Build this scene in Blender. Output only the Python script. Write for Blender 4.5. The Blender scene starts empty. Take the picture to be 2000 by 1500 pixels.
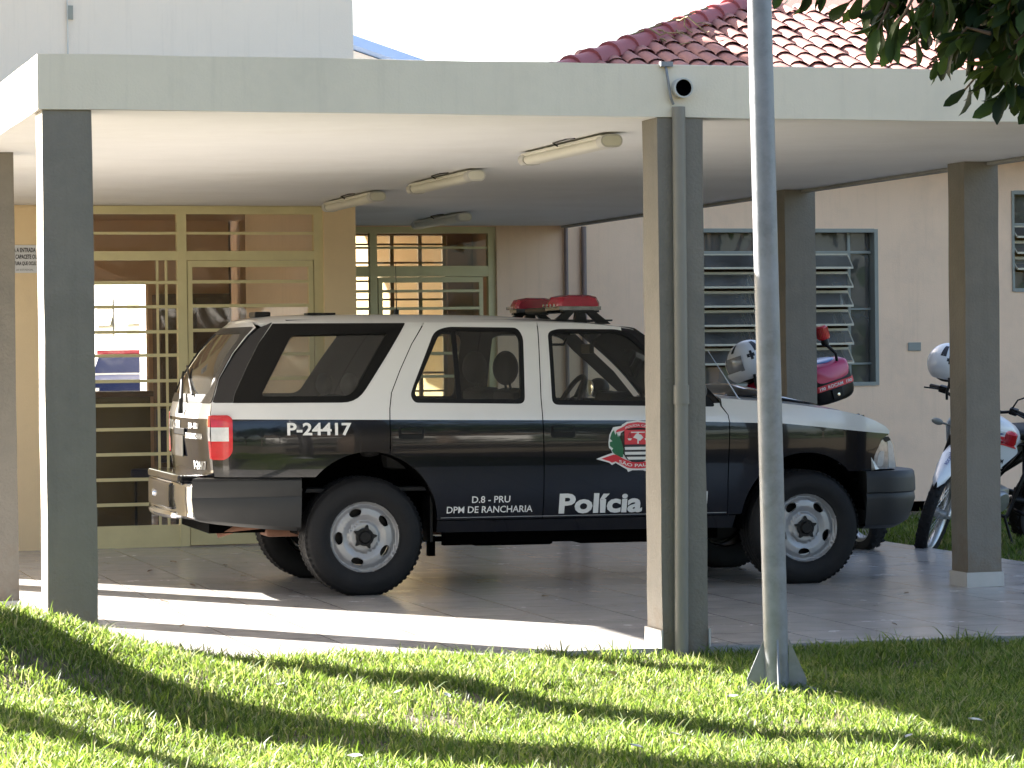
import bpy, bmesh, math, random
import numpy as np
from mathutils import Vector, Matrix, Quaternion
from mathutils.geometry import delaunay_2d_cdt
R = math.radians
rng = random.Random(7)
nrg = np.random.default_rng(11)
S = bpy.context.scene
COL = S.collection

# ------------------------------------------------------------------ camera
TH, PITCH, ROLL, CH, FPX = 0.28712, 0.0112, -0.0115, 1.40733, 5651.2
fw = Vector((math.sin(TH) * math.cos(PITCH), math.cos(TH) * math.cos(PITCH), -math.sin(PITCH)))
rt = Vector((math.cos(TH), -math.sin(TH), 0.0))
up = rt.cross(fw)
r2 = rt * math.cos(ROLL) + up * math.sin(ROLL)
u2 = -rt * math.sin(ROLL) + up * math.cos(ROLL)
cd = bpy.data.cameras.new('camera')
cd.sensor_width = 36.0
cd.lens = FPX / 2000 * 36.0
cd.clip_start, cd.clip_end = 0.1, 2000
cam = bpy.data.objects.new('camera', cd)
m = Matrix.Identity(4)
for i in range(3):
    m[i][0], m[i][1], m[i][2] = r2[i], u2[i], -fw[i]
m[0][3], m[1][3], m[2][3] = 0, 0, CH
cam.matrix_world = m
COL.objects.link(cam)
S.camera = cam

# ------------------------------------------------------------------ light
SUN_EL = 27.4
sun_dir = Vector((-.61 * math.cos(R(SUN_EL)), .79 * math.cos(R(SUN_EL)), math.sin(R(SUN_EL)))).normalized()
W = bpy.data.worlds.new('World')
S.world = W
W.use_nodes = True
nt = W.node_tree
sky = nt.nodes.new('ShaderNodeTexSky')
sky.sky_type = 'NISHITA'
sky.sun_disc = False
sky.sun_elevation = R(SUN_EL)
sky.sun_rotation = math.atan2(sun_dir.x, sun_dir.y)
sky.air_density, sky.dust_density, sky.ozone_density = .9, 2.6, .5
bg = nt.nodes['Background']
bg.inputs['Strength'].default_value = 0.05
nt.links.new(sky.outputs['Color'], bg.inputs['Color'])
sl = bpy.data.lights.new('sun', 'SUN')
sl.energy = 5.0
sl.angle = R(0.5)
sl.color = (1.0, .955, .885)
so = bpy.data.objects.new('sun', sl)
so.rotation_euler = sun_dir.to_track_quat('Z', 'Y').to_euler()
COL.objects.link(so)
S.view_settings.view_transform = 'Standard'
S.view_settings.look = 'None'
S.view_settings.exposure = 3.2
S.view_settings.gamma = 1.0
S.cycles.use_denoising = True
S.cycles.max_bounces = 8
S.cycles.diffuse_bounces = 4
S.cycles.glossy_bounces = 4
S.cycles.transparent_max_bounces = 16
S.cycles.caustics_reflective = False
S.cycles.caustics_refractive = False
S.cycles.sample_clamp_indirect = 6.0

# ------------------------------------------------------------------ materials
def mat(name, col, rough=.6, var=.08, scale=6.0, bump=0.0, bscale=60.0, metal=0.0, coat=0.0, spec=.5,
        stain=None, stain_scale=1.2, stain_amt=.5, emit=None, trans=0.0, rvar=0.0, streak=0.0, splash=0.0):
    M = bpy.data.materials.new(name)
    M.use_nodes = True
    t = M.node_tree
    N, L = t.nodes, t.links
    b = N['Principled BSDF']
    b.inputs['Roughness'].default_value = rough
    b.inputs['Metallic'].default_value = metal
    b.inputs['Coat Weight'].default_value = coat
    b.inputs['Coat Roughness'].default_value = .03
    b.inputs['Specular IOR Level'].default_value = spec
    tc = N.new('ShaderNodeTexCoord')
    n1 = N.new('ShaderNodeTexNoise')
    n1.inputs['Scale'].default_value = scale
    n1.inputs['Detail'].default_value = 8
    n1.inputs['Roughness'].default_value = .65
    L.new(tc.outputs['Object'], n1.inputs['Vector'])
    mr = N.new('ShaderNodeMapRange')
    mr.inputs['From Min'].default_value, mr.inputs['From Max'].default_value = .25, .75
    mr.inputs['To Min'].default_value, mr.inputs['To Max'].default_value = 1 - var, 1 + var
    L.new(n1.outputs['Fac'], mr.inputs['Value'])
    mx = N.new('ShaderNodeMix')
    mx.data_type = 'RGBA'
    mx.blend_type = 'MULTIPLY'
    mx.inputs[0].default_value = 1.0
    mx.inputs[6].default_value = (*col, 1)
    L.new(mr.outputs['Result'], mx.inputs[7])
    out = mx.outputs[2]
    if stain:
        n2 = N.new('ShaderNodeTexNoise')
        n2.inputs['Scale'].default_value = stain_scale
        n2.inputs['Detail'].default_value = 10
        n2.inputs['Roughness'].default_value = .7
        L.new(tc.outputs['Object'], n2.inputs['Vector'])
        r_ = N.new('ShaderNodeMapRange')
        r_.inputs['From Min'].default_value, r_.inputs['From Max'].default_value = .5, .72
        r_.inputs['To Min'].default_value, r_.inputs['To Max'].default_value = 0, stain_amt
        L.new(n2.outputs['Fac'], r_.inputs['Value'])
        m2 = N.new('ShaderNodeMix')
        m2.data_type = 'RGBA'
        L.new(r_.outputs['Result'], m2.inputs[0])
        L.new(out, m2.inputs[6])
        m2.inputs[7].default_value = (*stain, 1)
        out = m2.outputs[2]
    if streak:      # rain streaks running down the face
        mpn = N.new('ShaderNodeMapping')
        mpn.inputs['Scale'].default_value = (9, 9, .55)
        n4 = N.new('ShaderNodeTexNoise')
        n4.inputs['Scale'].default_value = 1.6
        n4.inputs['Detail'].default_value = 9
        n4.inputs['Roughness'].default_value = .7
        L.new(tc.outputs['Object'], mpn.inputs['Vector'])
        L.new(mpn.outputs['Vector'], n4.inputs['Vector'])
        r4 = N.new('ShaderNodeMapRange')
        r4.inputs['From Min'].default_value, r4.inputs['From Max'].default_value = .52, .74
        r4.inputs['To Min'].default_value, r4.inputs['To Max'].default_value = 0, streak
        L.new(n4.outputs['Fac'], r4.inputs['Value'])
        m4 = N.new('ShaderNodeMix')
        m4.data_type = 'RGBA'
        L.new(r4.outputs['Result'], m4.inputs[0])
        L.new(out, m4.inputs[6])
        m4.inputs[7].default_value = (*[c * .62 for c in col], 1)
        out = m4.outputs[2]
    if splash:      # soil splashed up the foot by rain
        sx = N.new('ShaderNodeSeparateXYZ')
        L.new(tc.outputs['Object'], sx.inputs['Vector'])
        n5 = N.new('ShaderNodeTexNoise')
        n5.inputs['Scale'].default_value = 14
        n5.inputs['Detail'].default_value = 9
        L.new(tc.outputs['Object'], n5.inputs['Vector'])
        a5 = N.new('ShaderNodeMath')
        a5.operation = 'MULTIPLY_ADD'
        a5.inputs[1].default_value = -1.1
        a5.inputs[2].default_value = .72
        L.new(n5.outputs['Fac'], a5.inputs[0])
        b5 = N.new('ShaderNodeMath')
        b5.operation = 'ADD'
        L.new(sx.outputs['Z'], b5.inputs[0])
        L.new(a5.outputs['Value'], b5.inputs[1])
        r5 = N.new('ShaderNodeMapRange')
        r5.inputs['From Min'].default_value, r5.inputs['From Max'].default_value = .22, .48
        r5.inputs['To Min'].default_value, r5.inputs['To Max'].default_value = splash, 0
        L.new(b5.outputs['Value'], r5.inputs['Value'])
        m5 = N.new('ShaderNodeMix')
        m5.data_type = 'RGBA'
        L.new(r5.outputs['Result'], m5.inputs[0])
        L.new(out, m5.inputs[6])
        m5.inputs[7].default_value = (.17, .125, .085, 1)
        out = m5.outputs[2]
    L.new(out, b.inputs['Base Color'])
    if rvar:
        r3 = N.new('ShaderNodeMapRange')
        r3.inputs['From Min'].default_value, r3.inputs['From Max'].default_value = .3, .7
        r3.inputs['To Min'].default_value, r3.inputs['To Max'].default_value = max(0, rough - rvar), rough + rvar
        L.new(n1.outputs['Fac'], r3.inputs['Value'])
        L.new(r3.outputs['Result'], b.inputs['Roughness'])
    if bump:
        n3 = N.new('ShaderNodeTexNoise')
        n3.inputs['Scale'].default_value = bscale
        n3.inputs['Detail'].default_value = 6
        L.new(tc.outputs['Object'], n3.inputs['Vector'])
        bp = N.new('ShaderNodeBump')
        bp.inputs['Strength'].default_value = bump
        bp.inputs['Distance'].default_value = .01
        L.new(n3.outputs['Fac'], bp.inputs['Height'])
        L.new(bp.outputs['Normal'], b.inputs['Normal'])
    if emit:
        b.inputs['Emission Color'].default_value = (*emit[0], 1)
        b.inputs['Emission Strength'].default_value = emit[1]
    if trans:
        b.inputs['Transmission Weight'].default_value = trans
    return M

def glass_mat(name, tint, ior=1.5, refl=(1, 1, 1), dirt=0.0):
    M = bpy.data.materials.new(name)
    M.use_nodes = True
    t = M.node_tree
    N, L = t.nodes, t.links
    N.remove(N['Principled BSDF'])
    o = N['Material Output']
    tr = N.new('ShaderNodeBsdfTransparent')
    tr.inputs['Color'].default_value = (*tint, 1)
    gl = N.new('ShaderNodeBsdfGlossy')
    gl.inputs['Roughness'].default_value = .01
    gl.inputs['Color'].default_value = (*refl, 1)
    fr = N.new('ShaderNodeFresnel')
    fr.inputs['IOR'].default_value = ior
    mx = N.new('ShaderNodeMixShader')
    L.new(fr.outputs['Fac'], mx.inputs['Fac'])
    L.new(tr.outputs['BSDF'], mx.inputs[1])
    L.new(gl.outputs['BSDF'], mx.inputs[2])
    last = mx
    if dirt:
        df = N.new('ShaderNodeBsdfDiffuse')
        df.inputs['Color'].default_value = (.5, .48, .44, 1)
        tc = N.new('ShaderNodeTexCoord')
        nz = N.new('ShaderNodeTexNoise')
        nz.inputs['Scale'].default_value = 3
        nz.inputs['Detail'].default_value = 6
        L.new(tc.outputs['Object'], nz.inputs['Vector'])
        mr = N.new('ShaderNodeMapRange')
        mr.inputs['From Min'].default_value, mr.inputs['From Max'].default_value = .3, .7
        mr.inputs['To Min'].default_value, mr.inputs['To Max'].default_value = dirt * .3, dirt
        L.new(nz.outputs['Fac'], mr.inputs['Value'])
        m2 = N.new('ShaderNodeMixShader')
        L.new(mr.outputs['Result'], m2.inputs['Fac'])
        L.new(mx.outputs['Shader'], m2.inputs[1])
        L.new(df.outputs['BSDF'], m2.inputs[2])
        last = m2
    L.new(last.outputs['Shader'], o.inputs['Surface'])
    return M

def leaf_mat(name, cols, trans=.45, rough=.45, spec=.4):
    """foliage: each leaf island takes its own tone, light passes through the blade"""
    M = bpy.data.materials.new(name)
    M.use_nodes = True
    t = M.node_tree
    N, L = t.nodes, t.links
    b = N['Principled BSDF']
    b.inputs['Roughness'].default_value = rough
    b.inputs['Specular IOR Level'].default_value = spec
    g = N.new('ShaderNodeNewGeometry')
    cr = N.new('ShaderNodeValToRGB')
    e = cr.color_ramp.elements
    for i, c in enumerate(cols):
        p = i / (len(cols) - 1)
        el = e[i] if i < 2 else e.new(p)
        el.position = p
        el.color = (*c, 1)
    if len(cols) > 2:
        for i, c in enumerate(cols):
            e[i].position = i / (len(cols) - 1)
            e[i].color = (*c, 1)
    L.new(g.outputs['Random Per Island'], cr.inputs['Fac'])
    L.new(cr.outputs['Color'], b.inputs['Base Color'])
    tl = N.new('ShaderNodeBsdfTranslucent')
    hs = N.new('ShaderNodeHueSaturation')
    hs.inputs['Value'].default_value = 1.5
    hs.inputs['Hue'].default_value = .485
    L.new(cr.outputs['Color'], hs.inputs['Color'])
    L.new(hs.outputs['Color'], tl.inputs['Color'])
    mx = N.new('ShaderNodeMixShader')
    mx.inputs['Fac'].default_value = trans
    L.new(b.outputs['BSDF'], mx.inputs[1])
    L.new(tl.outputs['BSDF'], mx.inputs[2])
    L.new(mx.outputs['Shader'], N['Material Output'].inputs['Surface'])
    return M

def tile_floor_mat(name, a, b_, grout, size, rough):
    M = mat(name, a, rough, var=.10, scale=3.0, rvar=.07, spec=.4)
    t = M.node_tree
    N, L = t.nodes, t.links
    p = N['Principled BSDF']
    src = p.inputs['Base Color'].links[0].from_socket
    tc = N.new('ShaderNodeTexCoord')
    br = N.new('ShaderNodeTexBrick')
    br.offset = 0.0
    br.inputs['Scale'].default_value = 1.0
    br.inputs['Brick Width'].default_value = size
    br.inputs['Row Height'].default_value = size
    br.inputs['Mortar Size'].default_value = .006
    br.inputs['Mortar Smooth'].default_value = .2
    br.inputs['Color1'].default_value = (*a, 1)
    br.inputs['Color2'].default_value = (*b_, 1)
    br.inputs['Mortar'].default_value = (*grout, 1)
    L.new(tc.outputs['Object'], br.inputs['Vector'])
    mx = N.new('ShaderNodeMix')
    mx.data_type = 'RGBA'
    mx.inputs[0].default_value = .75
    L.new(src, mx.inputs[6])
    L.new(br.outputs['Color'], mx.inputs[7])
    L.new(mx.outputs[2], p.inputs['Base Color'])
    bp = N.new('ShaderNodeBump')
    bp.inputs['Strength'].default_value = .25
    bp.inputs['Distance'].default_value = .002
    bp.invert = True
    L.new(br.outputs['Fac'], bp.inputs['Height'])
    L.new(bp.outputs['Normal'], p.inputs['Normal'])
    return M

PAL = dict(
    white_plaster=mat('white_plaster', (.79, .70, .555), .8, .05, 2.5, .13, 90, stain=(.50, .46, .38), stain_amt=.28, stain_scale=1.3, streak=.20),
    ceiling=mat('ceiling_plaster', (.74, .74, .735), .85, .05, 1.5, .1, 60, stain=(.55, .53, .48), stain_amt=.3, stain_scale=.7),
    column_paint=mat('column_paint', (.195, .174, .142), .6, .12, 3, .35, 70, stain=(.11, .105, .09), stain_amt=.5, stain_scale=2.0, streak=.35, splash=.6),
    pipe_paint=mat('pipe_paint', (.215, .195, .162), .45, .08, 3, .05, 40),
    block_paint=mat('block_paint', (.74, .655, .56), .8, .04, 1.2, .12, 70, stain=(.55, .5, .45), stain_amt=.3, streak=.22),
    peach=mat('peach_paint', (.80, .62, .38), .75, .05, 2, .12, 80, stain=(.5, .37, .25), stain_amt=.25),
    pinkwall=mat('cream_paint', (.88, .615, .425), .8, .05, 1.5, .18, 80, stain=(.58, .43, .32), stain_amt=.4, streak=.22),
    yellow=mat('yellow_enamel', (.66, .59, .33), .45, .08, 5, .04, 40),
    grey_frame=mat('grey_enamel', (.25, .26, .23), .5, .08, 5, .04, 40),
    cream_bar=mat('cream_enamel', (.55, .50, .38), .45, .08, 6),
    skirting=mat('skirting_tile', (.50, .48, .45), .25, .06, 8),
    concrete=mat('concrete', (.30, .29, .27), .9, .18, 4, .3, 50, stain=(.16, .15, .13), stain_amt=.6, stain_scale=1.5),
    soil=mat('soil', (.10, .075, .045), .95, .35, 8, .4, 30, stain=(.06, .08, .02), stain_amt=.6, stain_scale=3),
    asphalt=mat('asphalt', (.05, .05, .05), .9, .2, 20, .3, 100),
    galv=mat('galvanised_steel', (.235, .245, .265), .48, .30, 9, .06, 30, metal=.55, rvar=.12, stain=(.11, .12, .13), stain_amt=.7, stain_scale=4),
    pvc=mat('white_pvc', (.52, .51, .48), .4, .06, 5),
    lampbody=mat('lamp_plastic', (.66, .64, .56), .45, .05, 6),
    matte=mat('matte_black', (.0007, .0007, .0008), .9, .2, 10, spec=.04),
    blackglass=mat('black_glass_edge', (.004, .004, .004), .3, .1, 10, spec=.2),
    taillens=mat('tail_lamp_lens', (.50, .012, .022), .16, .15, 30, coat=.5),
    lampdark=mat('dark_metallic', (.12, .12, .125), .2, .5, 30, coat=.6, metal=.5),  # plain dark half-metallic tone
    lampbowl=mat('headlamp_reflector', (.42, .42, .43), .16, .45, 26, coat=.8, metal=.35),
    black=mat('black_plastic', (.007, .007, .0075), .4, .2, 10, .05, 120, spec=.22),
    rubber=mat('tyre_rubber', (.0085, .0085, .0095), .7, .25, 12, .15, 80, spec=.3, stain=(.03, .027, .024), stain_amt=.3, stain_scale=4),
    dark=mat('dark_interior', (.012, .012, .013), .8, .2, 6, .1, 60),
    seatcloth=mat('seat_cloth', (.022, .022, .024), .9, .2, 30, .2, 200),
    carblack=mat('black_car_paint', (.0016, .0020, .0050), .18, .05, 4, coat=.7, spec=.3),
    carwhite=mat('white_car_paint', (.66, .66, .65), .3, .03, 3, coat=.7),
    bumper=mat('grey_bumper_plastic', (.0155, .016, .0165), .5, .1, 8, .06, 160),
    chrome=mat('chrome', (.75, .75, .76), .12, .06, 8, metal=1.0),
    steelrim=mat('silver_rim', (.33, .33, .335), .38, .08, 8, metal=.45, coat=.2),
    rust=mat('rusty_exhaust', (.16, .075, .045), .75, .3, 9, .2, 60),
    redlens=mat('red_lens', (.26, .006, .026), .22, .2, 14, coat=.15, spec=.35),
    darkred=mat('dark_red_lens', (.16, .005, .016), .22, .15, 14, coat=.15, spec=.35),
    clearlens=mat('clear_lens', (.55, .56, .56), .12, .2, 20, coat=.6),
    decal=mat('white_decal', (.70, .70, .68), .4, .03, 8),
    decal_red=mat('red_decal', (.60, .03, .045), .4, .04, 8),
    decal_green=mat('green_decal', (.012, .12, .05), .4, .05, 8),
    decal_dark=mat('dark_decal', (.012, .013, .02), .4, .05, 8),
    decal_blue=mat('blue_decal', (.02, .05, .22), .4, .05, 8),
    motowhite=mat('white_fairing', (.68, .70, .72), .3, .04, 5, coat=.5),
    motored=mat('red_fairing', (.46, .016, .085), .35, .06, 5, coat=.4),
    motoblue=mat('blue_stripe_paint', (.10, .22, .50), .35, .05, 5, coat=.4),
    alloy=mat('alloy', (.50, .50, .49), .35, .15, 9, metal=.8),
    wood=mat('dark_wood', (.085, .055, .03), .5, .25, 6, .1, 30),
    olive=mat('olive_panel', (.10, .088, .042), .4, .1, 4),
    visor=mat('helmet_visor', (.22, .225, .235), .12, .1, 10, coat=.6),
    grassland=mat('far_grass', (.045, .075, .018), .95, .3, 3, stain=(.08, .075, .03), stain_amt=.5, stain_scale=.3),
    paper=mat('paper', (.66, .67, .70), .7, .03, 8),
    darkblue=mat('dark_blue_vinyl', (.012, .016, .05), .4, .1, 8),
    bark=mat('bark', (.09, .065, .045), .9, .3, 9, .5, 25),
    hallwall=mat('hall_paint', (.66, .49, .33), .8, .08, 2),
    bluepaint=mat('blue_enamel', (.28, .42, .72), .5, .05, 4),
    farwhite=mat('far_white_paint', (.72, .70, .66), .8, .05, 1),
    bluecar=mat('dark_blue_car_paint', (.008, .014, .055), .45, .05, 4, coat=.0, spec=.12),
    glass=glass_mat('window_glass', (.86, .83, .76), 1.38, dirt=.09),
    louvre_glass=glass_mat('frosted_louvre_glass', (.50, .46, .36), 1.45, dirt=.30),
    carglass=glass_mat('car_glass', (.78, .80, .76), 1.52, dirt=.03),
    darkglass=glass_mat('tinted_car_glass', (.80, .81, .78), 1.52, dirt=.06),
    grass=leaf_mat('grass_blades', [(.034, .068, .009), (.084, .148, .018), (.128, .194, .032), (.24, .24, .11)], .5, .5, .3),
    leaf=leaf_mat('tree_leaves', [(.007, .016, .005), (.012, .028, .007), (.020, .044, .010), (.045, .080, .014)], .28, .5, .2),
    litter=leaf_mat('dry_leaves', [(.10, .06, .03), (.16, .10, .05), (.22, .17, .10)], .2, .6),
    floor=tile_floor_mat('floor_tiles', (.375, .355, .335), (.42, .395, .372), (.17, .15, .13), .45, .22),
)

# ------------------------------------------------------------------ mesh helpers
class MB:
    def __init__(s):
        s.v, s.f, s.m = [], [], []
    def add(s, vs, fs, mi=0):
        o = len(s.v)
        s.v += [tuple(p) for p in vs]
        s.f += [tuple(i + o for i in f) for f in fs]
        s.m += [mi] * len(fs)
        return s
    def box(s, x0, x1, y0, y1, z0, z1, mi=0, bev=0.0):
        if bev <= 0:
            vs = [(x, y, z) for x in (x0, x1) for y in (y0, y1) for z in (z0, z1)]
            fs = [(0, 1, 3, 2), (4, 6, 7, 5), (0, 4, 5, 1), (2, 3, 7, 6), (0, 2, 6, 4), (1, 5, 7, 3)]
            return s.add(vs, fs, mi)
        b = bmesh.new()
        bmesh.ops.create_cube(b, size=1.0)
        for v in b.verts:
            v.co = Vector(((x0 + x1) / 2 + v.co.x * (x1 - x0), (y0 + y1) / 2 + v.co.y * (y1 - y0), (z0 + z1) / 2 + v.co.z * (z1 - z0)))
        bmesh.ops.bevel(b, geom=b.edges[:], offset=bev, segments=2, affect='EDGES', profile=.6)
        return s.bm(b, mi)
    def bm(s, b, mi=0, M=None):
        b.verts.ensure_lookup_table()
        b.verts.index_update()
        vs = [(M @ v.co if M else v.co)[:] for v in b.verts]
        fs = [[v.index for v in f.verts] for f in b.faces]
        b.free()
        return s.add(vs, fs, mi)
    def tube(s, pts, r, n=10, mi=0, cap=True):
        pts = [Vector(p) for p in pts]
        rr = r if isinstance(r, (list, tuple)) else [r] * len(pts)
        vs, fs = [], []
        prev = None
        for i, p in enumerate(pts):
            d = (pts[min(i + 1, len(pts) - 1)] - pts[max(i - 1, 0)]).normalized()
            if prev is None:
                a = Vector((0, 0, 1)) if abs(d.z) < .9 else Vector((1, 0, 0))
                u = d.cross(a).normalized()
            else:
                u = (prev - d * prev.dot(d)).normalized()
            prev = u
            w = d.cross(u)
            for k in range(n):
                a = 2 * math.pi * k / n
                vs.append(p + (u * math.cos(a) + w * math.sin(a)) * rr[i])
        for i in range(len(pts) - 1):
            for k in range(n):
                fs.append((i * n + k, i * n + (k + 1) % n, (i + 1) * n + (k + 1) % n, (i + 1) * n + k))
        if cap:
            fs.append(tuple(range(n))[::-1])
            fs.append(tuple((len(pts) - 1) * n + k for k in range(n)))
        return s.add(vs, fs, mi)
    def lathe(s, prof, c, axis='y', n=48, mi=0, a0=0.0, a1=2 * math.pi):
        """prof: (r, t) t along the axis"""
        full = abs(a1 - a0 - 2 * math.pi) < 1e-6
        cnt = n if full else n + 1
        vs, fs = [], []
        for (r, t) in prof:
            for k in range(cnt):
                a = a0 + (a1 - a0) * k / n
                ca, sa = r * math.cos(a), r * math.sin(a)
                if axis == 'y': vs.append((c[0] + ca, c[1] + t, c[2] + sa))
                elif axis == 'x': vs.append((c[0] + t, c[1] + ca, c[2] + sa))
                else: vs.append((c[0] + ca, c[1] + sa, c[2] + t))
        for i in range(len(prof) - 1):
            for k in range(n):
                k2 = (k + 1) % cnt
                fs.append((i * cnt + k, i * cnt + k2, (i + 1) * cnt + k2, (i + 1) * cnt + k))
        return s.add(vs, fs, mi)
    def prism(s, poly, d0, d1, plane='xz', mi=0):
        """extrude a 2D polygon: plane xz -> along y, yz -> along x, xy -> along z"""
        n = len(poly)
        def P(a, b, d):
            return (a, d, b) if plane == 'xz' else ((d, a, b) if plane == 'yz' else (a, b, d))
        vs = [P(a, b, d0) for a, b in poly] + [P(a, b, d1) for a, b in poly]
        fs = [tuple(range(n)), tuple(range(2 * n - 1, n - 1, -1))]
        fs += [(i, n + i, n + (i + 1) % n, (i + 1) % n) for i in range(n)]
        return s.add(vs, fs, mi)
    def ball(s, c, r, mi=0, seg=20, rings=12, M=None):
        rx, ry, rz = r if isinstance(r, (tuple, list)) else (r, r, r)
        b = bmesh.new()
        bmesh.ops.create_uvsphere(b, u_segments=seg, v_segments=rings, radius=1.0)
        for v in b.verts:
            p = Vector((v.co.x * rx, v.co.y * ry, v.co.z * rz))
            if M: p = M @ p
            v.co = p + Vector(c)
        return s.bm(b, mi)
    def xf(s, M):
        s.v = [tuple(M @ Vector(p)) for p in s.v]
        return s
    def build(s, name, mats, parent=None, smooth=False, angle=None, recalc=True):
        me = bpy.data.meshes.new(name)
        me.from_pydata(s.v, [], s.f)
        ml = mats if isinstance(mats, (list, tuple)) else [mats]
        for q in ml: me.materials.append(PAL[q] if isinstance(q, str) else q)
        me.polygons.foreach_set('material_index', s.m)
        if recalc:
            b = bmesh.new()
            b.from_mesh(me)
            bmesh.ops.recalc_face_normals(b, faces=b.faces[:])
            b.to_mesh(me)
            b.free()
        if smooth or angle:
            me.polygons.foreach_set('use_smooth', [True] * len(me.polygons))
            if angle: me.set_sharp_from_angle(angle=R(angle))
        me.update()
        o = bpy.data.objects.new(name, me)
        COL.objects.link(o)
        if parent: o.parent = parent
        return o

def tag(o, label=None, cat=None, group=None, kind=None):
    if label: o['label'] = label
    if cat: o['category'] = cat
    if group: o['group'] = group
    if kind: o['kind'] = kind
    return o

def thing(name, label, cat, loc=(0, 0, 0), rot=(0, 0, 0), group=None):
    o = bpy.data.objects.new(name, None)
    o.empty_display_size = .2
    o.location = loc
    o.rotation_euler = rot
    COL.objects.link(o)
    return tag(o, label, cat, group)

def copy_tree(o, parent=None):
    c = o.copy()
    COL.objects.link(c)
    if parent:
        c.parent = parent
        c.matrix_parent_inverse = o.matrix_parent_inverse.copy()
    for ch in list(o.children): copy_tree(ch, c)
    return c

def text_tris(body, width=None, height=None, bold=.012, align='LEFT', shear=0.0, space=1.0):
    """lettering as flat 2D triangles, scaled to width / cap height"""
    cu = bpy.data.curves.new('lettering', 'FONT')
    cu.body = body
    cu.size = 1.0
    cu.offset = bold
    cu.shear = shear
    cu.space_character = space
    cu.resolution_u = 3
    ob = bpy.data.objects.new('lettering', cu)
    COL.objects.link(ob)
    dg = bpy.context.evaluated_depsgraph_get()
    me = bpy.data.meshes.new_from_object(ob.evaluated_get(dg))
    v = np.array([p.co[:2] for p in me.vertices])
    f = [tuple(p.vertices) for p in me.polygons]
    bpy.data.objects.remove(ob)
    bpy.data.curves.remove(cu)
    bpy.data.meshes.remove(me)
    lo, hi = v.min(0), v.max(0)
    v = v - lo
    s = hi - lo
    sx = width / s[0] if width else height / s[1]
    sy = height / s[1] if height else sx
    v = v * np.array([sx, sy])
    return v, f

def in_poly(P, poly):
    x, y = P[:, 0], P[:, 1]
    ins = np.zeros(len(P), bool)
    n = len(poly)
    j = n - 1
    for i in range(n):
        xi, yi = poly[i]
        xj, yj = poly[j]
        c = ((yi > y) != (yj > y)) & (x < (xj - xi) * (y - yi) / (yj - yi + 1e-12) + xi)
        ins ^= c
        j = i
    return ins

def densify(poly, step, closed=True):
    out = []
    n = len(poly)
    for i in range(n if closed else n - 1):
        a, b = np.array(poly[i], float), np.array(poly[(i + 1) % n], float)
        k = max(1, int(np.ceil(np.linalg.norm(b - a) / step)))
        for q in range(k): out.append(tuple(a + (b - a) * q / k))
    if not closed: out.append(tuple(poly[-1]))
    return out

def rounded(poly, r, n=5):
    """fillet every corner of a polygon"""
    out = []
    N = len(poly)
    for i in range(N):
        p, a, b = (Vector(poly[i]), Vector(poly[i - 1]), Vector(poly[(i + 1) % N]))
        rr = r[i] if isinstance(r, (list, tuple)) else r
        da, db = (a - p), (b - p)
        la, lb = da.length, db.length
        rr = min(rr, la * .48, lb * .48)
        if rr < 1e-4:
            out.append(tuple(p))
            continue
        s, e = p + da / la * rr, p + db / lb * rr
        for k in range(n + 1):
            t = k / n
            out.append(tuple(s * (1 - t) ** 2 + p * 2 * t * (1 - t) + e * t * t))
    return out

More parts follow.
